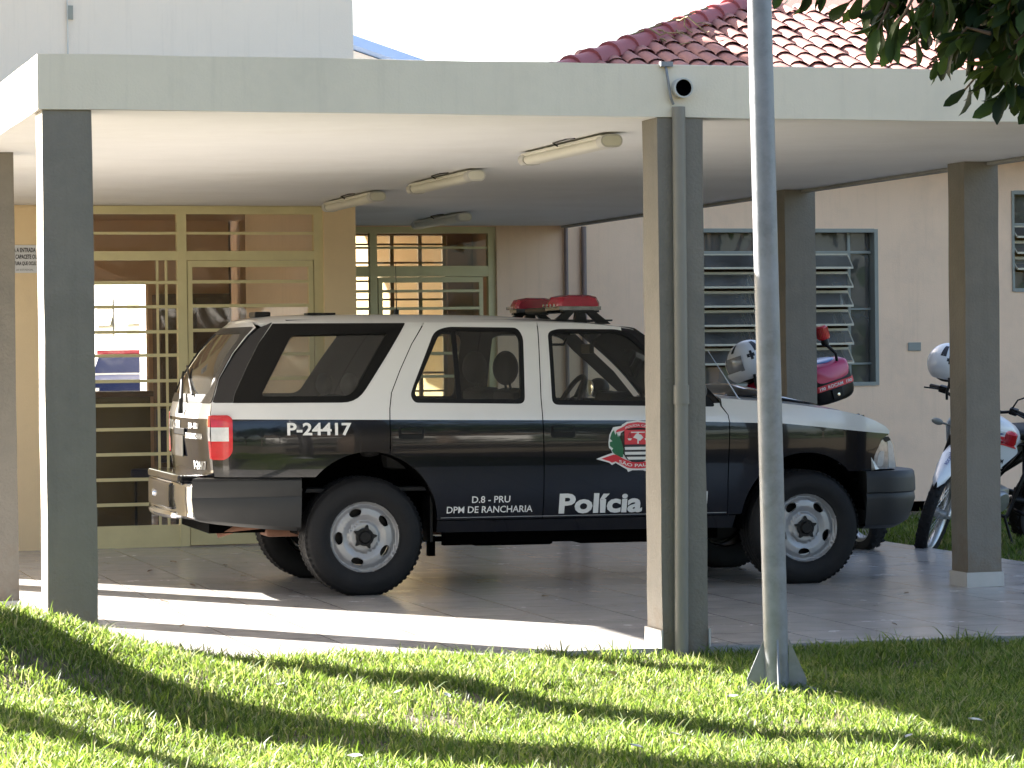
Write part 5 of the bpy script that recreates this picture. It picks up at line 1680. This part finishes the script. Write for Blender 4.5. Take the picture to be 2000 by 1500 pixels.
    for s in (-1, 1):
        b.tube([(.38, 0, 1.0), (.30, s * .06, .80), (.26, s * .10, .34), (-.15, s * .13, .27), (-.20, s * .12, .45), (-.30, s * .11, .85)], .016, 8)
        b.tube([(-.18, s * .11, .40), (-.70, s * .10, .325)], [.028, .02], 8)
        b.tube([(-.05, s * .08, .82), (-.75, s * .10, .86)], .012, 8); b.tube([(-.22, s * .12, .45), (-.60, s * .10, .84)], .012, 8)
        b.tube([(-.20, s * .14, .33), (-.20, s * .26, .33)], .014, 8)
    b.tube([(-.25, .05, .82), (-.42, .05, .40)], .03, 10)
    b.build('frame', 'black', t, smooth=True)
    b = MB(); b.tube([(-.12, .13, .28), (-.16, .30, .02)], .011, 8); b.build('side_stand', 'black', t)
    for s in (-1, 1):
        b = MB(); b.prism(rounded([(-.18, .84), (-.55, .86), (-.50, .70), (-.25, .58)], .03), s * .13, s * .145, 'xz'); b.build('side_panel', 'motowhite', t)
    rw_ = moto_wheel(t, -.70, .318, .125)
    b = MB(); vs, fs = [], []
    for i, (x, z, w) in enumerate([(-.45, .80, .08), (-.70, .86, .085), (-.90, .86, .075), (-1.02, .80, .06), (-1.08, .66, .05)]):
        for k in range(5): a = (k - 2) / 2; vs.append((x, a * w, z - .02 * a * a))
    for i in range(4):
        for k in range(4): fs.append((i * 5 + k, i * 5 + k + 1, i * 5 + k + 6, i * 5 + k + 5))
    b.add(vs, fs); b.build('rear_mudguard', 'black', t, smooth=True)
    b = MB(); b.box(-1.075, -1.045, -.09, .09, .66, .79, 0, .004); b.build('number_plate', 'clearlens', t)
    b = MB(); b.box(-1.04, -.985, -.06, .06, .82, .88, 0, .015); b.build('tail_light', 'darkred', t)
    for s in (-1, 1):
        b = MB(); b.tube([(-.92, s * .06, .82), (-.95, s * .16, .82)], .007, 6); b.ball((-.955, s * .19, .82), (.03, .045, .025)); b.build('indicator', 'grey_frame', t, smooth=True)
    b = MB(); b.tube([(-.40, -.12, .93), (-.85, -.13, .97), (-.98, 0, .98), (-.85, .13, .97), (-.40, .12, .93)], .010, 8); b.box(-.98, -.62, -.10, .10, .965, .98); b.build('rack', 'black', t)
    if box:
        raised = set(o.name for o in COL.objects)
        bx = loft([((-.60, 0, 1.13), .165, .14, .55), ((-.66, 0, 1.14), .19, .155, .5), ((-.90, 0, 1.145), .20, .165, .5), ((-1.0, 0, 1.14), .185, .15, .5), ((-1.03, 0, 1.135), .16, .125, .55)], 28)
        bo = bx.build('top_box', 'black', t, angle=50)
        # red upper shell, white cap flash, reflective band
        bx = loft([((-.598, 0, 1.225), .150, .075, .5), ((-.66, 0, 1.235), .182, .080, .5), ((-.90, 0, 1.24), .192, .085, .5), ((-1.0, 0, 1.235), .180, .079, .5), ((-1.036, 0, 1.225), .150, .062, .55)], 28)
        bx.build('lid', 'motored', bo, angle=50)
        bx = MB(); bx.ball((-.86, 0, 1.315), (.15, .12, .022)); bx.build('lid_flash', 'motoblue', bo, smooth=True)
        bx = MB()
        vs = []
        path = [(-.70, .213), (-.90, .213), (-.985, .20), (-1.036, .155), (-1.046, 0), (-1.036, -.155), (-.985, -.20), (-.90, -.213), (-.70, -.213)]
        for x, y in path: vs += [(x, y, 1.105), (x, y, 1.150)]
        bx.add(vs, [(2 * i, 2 * i + 1, 2 * i + 3, 2 * i + 2) for i in range(len(path) - 1)])
        bd = bx.build('band', 'decal_red', bo)
        Mx = Matrix.Translation((-1.050, 0, 1.1275)) @ Matrix.Rotation(R(-90), 4, 'Z') @ Matrix.Rotation(R(90), 4, 'X')
        text_on(bd, '190  ROCAM  190', .30, .026, Mx, 'decal')
        bx = MB(); bx.box(-1.052, -1.03, -.05, .05, 1.02, 1.095, 0, .006); bx.build('lock', 'black', bo)
        bx = MB(); bx.lathe([(0, -.006), (.012, -.005), (.014, 0)], (-1.054, 0, 1.05), 'x', 14); bx.build('key_hole', 'chrome', bo)
        bx = MB(); bx.tube([(-1.0, -.08, 1.22), (-1.02, -.085, 1.36), (-1.03, -.01, 1.46)], [.011, .012, .016], 10); bx.lathe([(.028, 0), (.033, .03), (.026, .05)], (-1.03, -.01, 1.45), 'z', 18)
        ms = bx.build('beacon_mast', 'black', t, angle=40)
        bx = MB(); bx.lathe([(.0, .095), (.036, .094), (.047, .082), (.05, .0), (.046, -.012)], (-1.03, -.01, 1.51), 'z', 24)
        for k in range(24):
            a = 2 * math.pi * k / 24
            bx.box(-1.03 + .049 * math.cos(a) - .002, -1.03 + .049 * math.cos(a) + .002, -.01 + .049 * math.sin(a) - .002, -.01 + .049 * math.sin(a) + .002, 1.512, 1.588)
        bx.build('beacon', 'taillens', ms, angle=40)
        for o in t.children:
            if o.name not in raised: o.location = (-.10, .085, .055 + .20); o.scale = (.89, .88, .89)
    return t
make_moto('motorcycle with a red and black top box and red beacon, behind the police car bonnet', (8.185, 19.80, -.036), (R(-16), 0, R(97)), True, 8)
make_moto('white trail motorcycle at the right edge with its front wheel turned to the carport', (9.351, 19.66, -.07), (R(-20), 0, R(205)), False, 26)

def helmet(loc, rot, label, mask):
    t = thing('helmet', label, 'helmet', loc, rot, group='white helmets hanging on the motorcycles')
    b = MB()
    seg, rg = 36, 22
    vs, fs = [], []
    for i in range(rg + 1):
        ph = math.pi * (i / rg) * .76
        for k in range(seg):
            th = 2 * math.pi * k / seg
            x, y, z = math.sin(ph) * math.cos(th), math.sin(ph) * math.sin(th), math.cos(ph)
            rx = .140 + (.026 if x > 0 and z < .1 else 0) * min(1, (.1 - z) * 2)
            vs.append((x * rx, y * .122, z * .135))
    for i in range(rg):
        for k in range(seg):
            z_, x_ = math.cos(math.pi * ((i + .5) / rg) * .76), math.cos(2 * math.pi * (k + .5) / seg)
            s_ = math.sin(math.pi * ((i + .5) / rg) * .76)
            if x_ * s_ > .52 and -.32 < z_ < .36: continue
            fs.append((i * seg + k, i * seg + (k + 1) % seg, (i + 1) * seg + (k + 1) % seg, (i + 1) * seg + k))
    b.add(vs, fs); b.build('shell', 'motowhite', t, smooth=True)
    b = MB(); b.ball((0, 0, -.005), (.125, .110, .118)); b.build('lining', 'black', t, smooth=True)
    b = MB(); vs, fs = [], []
    for i in range(7):
        ph = R(68 + 40 * i / 6)
        for k in range(15):
            th = R(-62 + 124 * k / 14)
            vs.append((math.sin(ph) * math.cos(th) * .150, math.sin(ph) * math.sin(th) * .126, math.cos(ph) * .135))
    for i in range(6):
        for k in range(14): fs.append((i * 15 + k, i * 15 + k + 1, i * 15 + k + 16, i * 15 + k + 15))
    b.add(vs, fs); b.build('visor', 'visor', t, smooth=True)
    def band(y0, y1, ph0, ph1, name, m_):
        vs, fs = [], []
        for i in range(9):
            ph = R(ph0 + (ph1 - ph0) * i / 8)
            for th in (y0, y1): vs.append((math.sin(ph) * math.cos(R(th)) * .1412, math.sin(ph) * math.sin(R(th)) * .1232, math.cos(ph) * .1362))
        for i in range(8): fs.append((2 * i, 2 * i + 1, 2 * i + 3, 2 * i + 2))
        q = MB(); q.add(vs, fs); q.build(name, m_, t)
    for s in (-1, 1):
        band(s * 100, s * 118, 30, 66, 'side_stripe', 'decal_dark'); band(s * 76, s * 96, 70, 79, 'emblem', 'decal_dark'); band(s * 84, s * 91, 62, 86, 'emblem', 'decal_dark'); band(s * 24, s * 36, 30, 56, 'vent', 'decal_dark')
    band(150, 210, 70, 78, 'rear_stripe', 'decal_red')
    b = MB(); b.tube([(.02, .10, -.08), (.03, .105, -.14), (.02, .10, -.20), (.028, .095, -.25)], [.009, .010, .010, .008], 8); b.tube([(.02, -.10, -.08), (.03, -.09, -.15)], .009, 8)
    b.build('chin_strap', 'black', t, smooth=True)
    if mask:
        b = MB(); b.ball((.02, .0, -.17), (.07, .07, .055)); b.build('chin_pad', 'darkred', t, smooth=True)
    t.scale = (1.22, 1.22, 1.22) if mask else (1.1, 1.1, 1.1)
    return t
helmet((7.645, 19.75, 1.31), (R(6), R(16), R(172)), 'white helmet hanging above the bonnet of the police car, half behind the flag pole', True)
helmet((8.93, 19.12, 1.285), (R(6), R(10), R(-25)), 'white helmet hanging on the right motorcycle, beside the column with skirting', False)

# ================================================================== vegetation
def lerp(a, b, t): return a + (b - a) * t
# ---- lawn grass
def blades(n, px, py, zf, hmin, hmax, wid, name, label, hs=1.0):
    k = len(px)
    z0 = zf(px, py)
    h = nrg.uniform(hmin, hmax, k) * nrg.uniform(.6, 1.25, k) * hs
    az = nrg.uniform(0, 2 * math.pi, k)
    bend = nrg.uniform(.15, 1.1, k) * h
    w = wid * nrg.uniform(.6, 1.4, k) * (.8 + .2 * hs)
    fa = nrg.uniform(0, 2 * math.pi, k)
    wx, wy = np.cos(fa) * w / 2, np.sin(fa) * w / 2
    dx, dy = np.cos(az) * bend, np.sin(az) * bend
    V = np.zeros((k, 7, 3))
    for i, (t, ws, bz) in enumerate(((0, .8, 0), (.45, 1.0, .22), (.8, .7, .62))):
        cx, cy, cz = px + dx * bz, py + dy * bz, z0 + h * (t - .18 * bz * t)
        V[:, 2 * i, 0], V[:, 2 * i, 1], V[:, 2 * i, 2] = cx - wx * ws, cy - wy * ws, cz - (.01 if i == 0 else 0)
        V[:, 2 * i + 1, 0], V[:, 2 * i + 1, 1], V[:, 2 * i + 1, 2] = cx + wx * ws, cy + wy * ws, cz - (.01 if i == 0 else 0)
    V[:, 6, 0], V[:, 6, 1], V[:, 6, 2] = px + dx, py + dy, z0 + h * (1 - .22 * np.minimum(1, bend / h))
    o = np.arange(k) * 7
    quads = np.stack([np.stack([o, o + 1, o + 3, o + 2], 1), np.stack([o + 2, o + 3, o + 5, o + 4], 1)], 1).reshape(-1)
    tris = np.stack([o + 4, o + 5, o + 6], 1).reshape(-1)
    me = bpy.data.meshes.new(name)
    me.vertices.add(k * 7)
    me.vertices.foreach_set('co', V.reshape(-1))
    me.loops.add(k * 11)
    me.loops.foreach_set('vertex_index', np.concatenate([quads, tris]))
    me.polygons.add(k * 3)
    ls = np.concatenate([np.arange(2 * k) * 4, 8 * k + np.arange(k) * 3])
    me.polygons.foreach_set('loop_start', ls)
    me.update(calc_edges=True)
    me.materials.append(PAL['grass'])
    ob_ = bpy.data.objects.new(name, me)
    COL.objects.link(ob_)
    return tag(ob_, label, 'grass', kind='stuff')
def lawn_points(n):
    X = nrg.uniform(-.2, 7.2, n); Y = nrg.uniform(6.6, 12.9, n)
    depth = X * math.sin(TH) + Y * math.cos(TH); lat = X * math.cos(TH) - Y * math.sin(TH)
    ok = (np.abs(lat) < depth * .177 + .35) & (depth > 7.0 + .25 * X)
    # patchy: thin, dry spots
    pn = np.sin(X * 4.1 + 1.3 * np.sin(Y * 3.3)) + np.sin(Y * 5.2 - X * 2.7) + .8 * np.sin(X * 9.7 + Y * 7.9)
    ok &= nrg.uniform(0, 1, n) < np.clip(.72 + .22 * pn, .18, 1)
    return X[ok], Y[ok]
gx_, gy_ = lawn_points(430000)
cx_, cy_ = lawn_points(9000)
kk = nrg.integers(8, 22, len(cx_))
tx = np.repeat(cx_, kk) + nrg.normal(0, .034, kk.sum()); ty = np.minimum(np.repeat(cy_, kk) + nrg.normal(0, .034, kk.sum()), 12.9)
hs_ = np.concatenate([np.full(len(gx_), 1.0), nrg.uniform(1.1, 1.85, len(tx))])
blades(0, np.concatenate([gx_, tx]), np.concatenate([gy_, ty]), lawn_z, .018, .048, .0050, 'lawn_grass', 'bright green coarse grass on the lawn in front of the carport', hs_)
gx2 = nrg.uniform(8.80, 13.0, 30000); gy2 = nrg.uniform(17.0, 23.2, 30000)
blades(0, gx2, gy2, lambda X, Y: -.10 + .03 * np.sin(X * 2 + Y), .04, .10, .010, 'back_grass', 'shaded grass strip beside the right motorcycle behind the carport')
# taller tufts at the edge of the slab
ex_ = np.concatenate([nrg.normal(c, .05, 60) for c in (2.05, 2.4, 2.95, 3.35, 3.9, 4.0, 4.25, 5.6, 6.1)])
ey_ = nrg.normal(12.80, .035, len(ex_))
blades(0, ex_, np.minimum(ey_, 12.9), lawn_z, .05, .11, .006, 'edge_grass', 'taller grass tufts along the edge of the carport slab')

# ---- fallen leaves
def fallen(X, Y, z, s, label, grp, mt):
    b = MB()
    a = rng.uniform(0, 6.28)
    pts = []
    for (u, w_, zz) in ((0, .02, .0), (.3, .30, .10), (.65, .34, .16), (1.0, .03, .22)):
        for sg in (-1, 0, 1): pts.append((u * s, sg * w_ * s, (zz + .10 * abs(sg)) * s))
    b.add(pts, [(i * 3 + k, i * 3 + k + 1, i * 3 + k + 4, i * 3 + k + 3) for i in range(3) for k in range(2)])
    o = b.build('fallen_leaf', mt, smooth=True)
    o.location = (X, Y, z); o.rotation_euler = (rng.uniform(-.2, .2), rng.uniform(-.2, .2), a)
    tag(o, label, 'leaf', grp)
pale = mat('pale_dry_leaf', (.50, .48, .42), .7, .15, 20)
PAL['pale_leaf'] = pale
for X, Y in ((2.95, 10.9), (2.35, 11.3), (2.75, 11.0), (4.1, 10.9), (4.75, 9.9), (3.3, 9.6), (2.0, 10.3), (3.55, 9.9), (4.3, 9.6), (2.3, 9.9), (3.9, 11.7), (4.6, 10.9)):
    fallen(X, Y, float(lawn_z(X, Y)) + .045, rng.uniform(.035, .06), 'small pale dry leaf lying in the sunny lawn grass', 'pale leaves on the lawn', 'pale_leaf')
for X, Y in ((2.75, 16.2), (3.02, 18.6), (3.35, 19.4), (3.62, 19.0), (3.1, 17.3), (4.9, 15.9), (2.55, 14.7), (3.55, 18.0), (6.05, 13.6), (6.9, 15.4)):
    fallen(X, Y, fz(X) + .003, rng.uniform(.03, .05), 'small dark dry leaf lying on the carport tiles', 'dry leaves on the carport tiles', 'litter')

# ---- trees
def leaf_mesh(name, pos, dirs, L, wr, parent, mt, seed=1):
    """leaf-shaped blades: pos (n,3), dirs (n,3) tip directions, L lengths"""
    n = len(pos)
    g_ = np.random.default_rng(seed)
    d = dirs / (np.linalg.norm(dirs, axis=1)[:, None] + 1e-9)
    r_ = g_.normal(size=(n, 3))
    s = np.cross(d, r_); s /= np.linalg.norm(s, axis=1)[:, None] + 1e-9
    u = np.cross(s, d)
    prof = ((0, .04, 0), (.25, .55, .03), (.58, 1.0, .02), (.85, .72, -.05), (1.0, .06, -.12))
    V = np.zeros((n, 15, 3))
    for i, (t, w, c) in enumerate(prof):
        for k, sg in enumerate((-1, 0, 1)):
            V[:, i * 3 + k] = pos + d * (t * L)[:, None] + s * (sg * w * wr * L * .5)[:, None] + u * ((c + (.07 if sg else 0) * w) * L)[:, None]
    o = np.arange(n)[:, None] * 15
    F = np.concatenate([np.concatenate([o + [i * 3 + k, i * 3 + k + 1, i * 3 + k + 4, i * 3 + k + 3] for k in range(2)], 1) for i in range(4)], 1).reshape(-1)
    me = bpy.data.meshes.new(name)
    me.vertices.add(n * 15); me.vertices.foreach_set('co', V.reshape(-1))
    me.loops.add(len(F)); me.loops.foreach_set('vertex_index', F)
    me.polygons.add(len(F) // 4); me.polygons.foreach_set('loop_start', np.arange(len(F) // 4) * 4)
    me.update(calc_edges=True)
    me.polygons.foreach_set('use_smooth', [True] * len(me.polygons))
    me.materials.append(PAL[mt])
    ob_ = bpy.data.objects.new(name, me); COL.objects.link(ob_)
    if parent: ob_.parent = parent
    return ob_
RT_ = Vector((math.cos(TH), -math.sin(TH), 0)); DP_ = Vector((math.sin(TH), math.cos(TH), 0))
def LP(u, d, z): return RT_ * u + DP_ * d + Vector((0, 0, z))
tr = thing('broadleaf_tree', 'tree with dark broad leaves hanging into the top right corner', 'tree', LP(3.4, 8.6, -.05))
org = Vector(tr.location)
lp, ld, ll = [], [], []
bt = MB()
bt.tube([LP(3.4, 8.6, -.1), LP(3.35, 8.6, .8), LP(3.42, 8.65, 1.7), LP(3.3, 8.7, 2.6), LP(3.4, 8.7, 3.8)], [.19, .16, .14, .12, .07], 14)
zlow = lambda u: float(np.interp(u, [.80, .95, 1.10, 1.2, 1.30, 1.40, 1.50, 1.60, 1.7, 3], [2.54, 2.44, 2.33, 2.25, 2.17, 2.09, 2.06, 2.06, 2.06, 2.2]))
def twig(p0, p1, nleaf, Ls=(.085, .135), droop=.9):
    mid = (p0 + p1) / 2 + Vector((rng.uniform(-.05, .05), rng.uniform(-.05, .05), .05))
    bt.tube([p0, mid, p1], [.007, .005, .003], 5)
    for k in range(nleaf):
        t = .35 + .65 * (k + rng.random()) / nleaf
        b_ = p0 * (1 - t) ** 2 + mid * 2 * t * (1 - t) + p1 * t * t
        dv = (p1 - p0).normalized() * .5 + Vector((rng.gauss(0, .6), rng.gauss(0, .6), rng.gauss(-droop, .45)))
        lp.append(b_); ld.append(dv); ll.append(rng.uniform(*Ls))
limbs = [(LP(3.3, 8.7, 2.3), LP(2.3, 8.8, 2.75), LP(1.25, 8.9, 2.68)), (LP(3.32, 8.65, 2.5), LP(2.4, 9.0, 2.95), LP(1.5, 9.1, 2.85)),
         (LP(3.3, 8.6, 2.1), LP(2.4, 8.5, 2.5), LP(1.72, 8.7, 2.40)), (LP(3.4, 8.7, 2.9), LP(4.2, 9.2, 3.3), LP(4.9, 9.6, 3.2)), (LP(3.4, 8.7, 2.8), LP(3.6, 7.9, 3.3), LP(3.9, 7.2, 3.2)), (LP(3.4, 8.7, 3.2), LP(2.6, 8.2, 3.9), LP(2.0, 7.8, 4.1))]
for a, b_, c in limbs:
    bt.tube([a, a * .25 + b_ * .5 + c * .25 + Vector((0, 0, .05)), c], [.06, .035, .014], 8)
# the hanging spray inside the frame
cnt = 0
while cnt < 120:
    u = rng.uniform(.86, 1.75)
    z = rng.uniform(2.14, 2.75)
    if z < zlow(u) + .10: continue
    d = 8.9 + rng.uniform(-.35, .35)
    sc = d / 9.0
    p1 = LP(u * sc, d, 1.407 + (z - 1.407) * sc)
    p0 = p1 + Vector((0, 0, rng.uniform(.04, .16))) + RT_ * rng.uniform(.06, .26) + DP_ * rng.uniform(-.1, .1)
    if (z < zlow(u) + .22 and rng.random() < .35) or (u < 1.08 and rng.random() < .35) or (u > 1.3 and z < 2.32 and rng.random() < .45): continue
    twig(p0, p1, rng.randint(6, 10))
    cnt += 1
# single sprays at the lower edge
for (u, z, nl) in ((1.41, 2.20, 9), (1.47, 2.235, 7), (1.56, 2.20, 8), (1.30, 2.28, 6), (1.23, 2.34, 5), (1.63, 2.22, 8), (.90, 2.50, 5), (.97, 2.49, 4), (.84, 2.53, 4), (1.14, 2.42, 6), (1.05, 2.47, 5), (1.36, 2.29, 6)):
    p1 = LP(u, 8.95, z); twig(p1 + RT_ * .18 + Vector((0, 0, .10)), p1, nl, (.075, .12), 1.1)
# the rest of the crown, out of the frame
for k in range(260):
    a = rng.uniform(0, 6.28); rr = rng.uniform(.3, 2.0)
    u, d, z = 3.5 + rr * math.cos(a), 8.6 + rr * math.sin(a), 2.9 + rng.uniform(-.3, 2.2) * (1 - rr / 3)
    if u / d < .20 and z < 2.75 + (d - 9) * .13: continue
    p1 = LP(u, d, z); twig(p1 + Vector((rng.uniform(-.2, .2), rng.uniform(-.2, .2), .1)), p1, 10, (.08, .13))
bt.xf(Matrix.Translation(-org)).build('trunk', 'bark', tr, smooth=True)
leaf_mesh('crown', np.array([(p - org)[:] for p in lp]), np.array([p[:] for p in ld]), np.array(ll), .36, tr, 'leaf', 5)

def crown_tree(loc, trunk_h, tr_r, cr, cz, n, label, seed, grp, L=(.10, .2)):
    g_ = np.random.default_rng(seed)
    t = thing('shade_tree', label, 'tree', loc, group=grp)
    b = MB()
    zz = np.linspace(0, trunk_h, 8)
    b.tube([(.04 * math.sin(z * 1.3), .04 * math.cos(z * 1.7), z) for z in zz], list(np.linspace(tr_r, tr_r * .7, 8)), 14)
    cl = []
    for k in range(26):
        d = g_.normal(size=3); d[2] = abs(d[2]) * .7 - .1
        d /= np.linalg.norm(d)
        c = np.array([0, 0, cz]) + d * cr * g_.uniform(.35, 1.0) * np.array([1, 1, .75])
        cl.append((c, cr * g_.uniform(.22, .42)))
        b.tube([(0, 0, trunk_h * .95), tuple((np.array([0, 0, trunk_h]) + c) / 2), tuple(c)], [tr_r * .4, tr_r * .25, .02], 6)
    b.build('trunk', 'bark', t, smooth=True)
    P, D = [], []
    for c, r_ in cl:
        m_ = n // len(cl)
        v = g_.normal(size=(m_, 3)); v /= np.linalg.norm(v, axis=1)[:, None]
        P.append(c + v * r_ * g_.uniform(.5, 1.05, (m_, 1))); D.append(v + g_.normal(size=(m_, 3)) * .8 + [0, 0, -.4])
    P, D = np.concatenate(P), np.concatenate(D)
    leaf_mesh('crown', P, D, g_.uniform(*L, len(P)), .5, t, 'leaf', seed)
    return t
crown_tree((-.22, 13.86, .2), 5.6, .25, 2.2, 6.9, 4200, 'tall street tree left of the carport whose trunk shades the lawn', 3, 'trees left of the carport', (.12, .22))
crown_tree((-1.35, 13.6, .2), 5.6, .22, 2.0, 6.8, 3600, 'second tall street tree left of the carport', 4, 'trees left of the carport', (.12, .22))
for i, (x, y) in enumerate(((-14, -15), (-8, -9), (-3.5, -14), (1.5, -9.5), (6.5, -15), (10.5, -10), (14.5, -15), (23, -13), (31, -10))):
    crown_tree((x, y, -.3), 2.6, .20, 3.0 + .5 * (i % 3), 4.4 + .8 * (i % 2), 2600, 'rounded street tree across the road behind the camera', 20 + i, 'trees across the road', (.25, .45))
# wooded skyline beyond the houses, mirrored in glass and paint
n_ = 5200
wx_ = nrg.uniform(-90, 190, n_); wh_ = 4.2 + 1.6 * np.sin(wx_ * .11) + 1.1 * np.sin(wx_ * .37 + 1) + .6 * np.sin(wx_ * .9)
wp_ = np.stack([wx_, nrg.uniform(-74, -62, n_), -.5 + wh_ * nrg.uniform(0, 1, n_) ** .7], 1)
wd_ = nrg.normal(size=(n_, 3)) + [0, 0, -.2]
tag(leaf_mesh('far_wood', wp_, wd_, nrg.uniform(.9, 1.9, n_), .6, None, 'leaf', 9), 'low wooded skyline far behind the camera, mirrored in the glass', 'wood', kind='stuff')
# house across the road, mirrored in the car's paint
hs = thing('street_house', 'white single storey house across the road behind the camera', 'house', (8, -22, -.4))
b = MB(); b.box(-6, 7, -8, 0, 0, 3.4); b.build('wall', 'farwhite', hs)
b = MB(); b.prism([(-8.6, 3.3), (.6, 3.3), (-4, 5.2)], -6.6, 7.6, 'yz'); b.build('roof', 'bark', hs)
for x in (-4, 0, 4):
    b = MB(); b.box(x, x + 1.4, .002, .03, 1.0, 2.3); b.build('window', 'grey_frame', hs)
# patrol car in the rear yard, seen through the hall
pc = thing('patrol_car', 'dark blue and white patrol car with a red roof bar seen through the glazed entrance', 'police car', (10.25, 66.0, -.05), (0, 0, R(-101)))
body = loft([((2.15, 0, .55), .70, .20, .5), ((2.05, 0, .60), .80, .32, .4), ((1.2, 0, .66), .86, .38, .4), ((.4, 0, .68), .87, .42, .4), ((-1.6, 0, .68), .86, .42, .4), ((-2.1, 0, .66), .78, .34, .45)], 24)
body.build('body', 'bluecar', pc, angle=45)
cab = loft([((1.15, 0, 1.02), .74, .06, .5), ((.45, 0, 1.22), .66, .24, .45), ((-.9, 0, 1.24), .66, .25, .45), ((-1.6, 0, 1.08), .70, .08, .5)], 24)
cab.build('cabin', 'carwhite', pc, angle=45)
b = MB(); b.add([(1.13, -.66, 1.06), (1.13, .66, 1.06), (.50, .56, 1.43), (.50, -.56, 1.43)], [(0, 1, 2, 3)]); b.xf(Matrix.Translation((.02, 0, .02))).build('windscreen', 'bluecar', pc)
b = MB(); b.box(-.15, .12, -.62, .62, 1.50, 1.60, 0, .03); b.build('light_bar', 'redlens', pc)
b = MB()
for s in (-1, 1):
    b.box(2.10, 2.16, s * .62 - .14, s * .62 + .14, .62, .76, 0, .02)
b.build('headlight', 'clearlens', pc)
for x in (1.35, -1.35):
    for s in (-1, 1):
        b = MB(); b.lathe([(0, -.09), (.2, -.09), (.31, -.08), (.33, 0), (.31, .08), (.2, .09), (0, .09)], (x, s * .76, .33), 'y', 28); b.build('wheel', 'rubber', pc, angle=40)
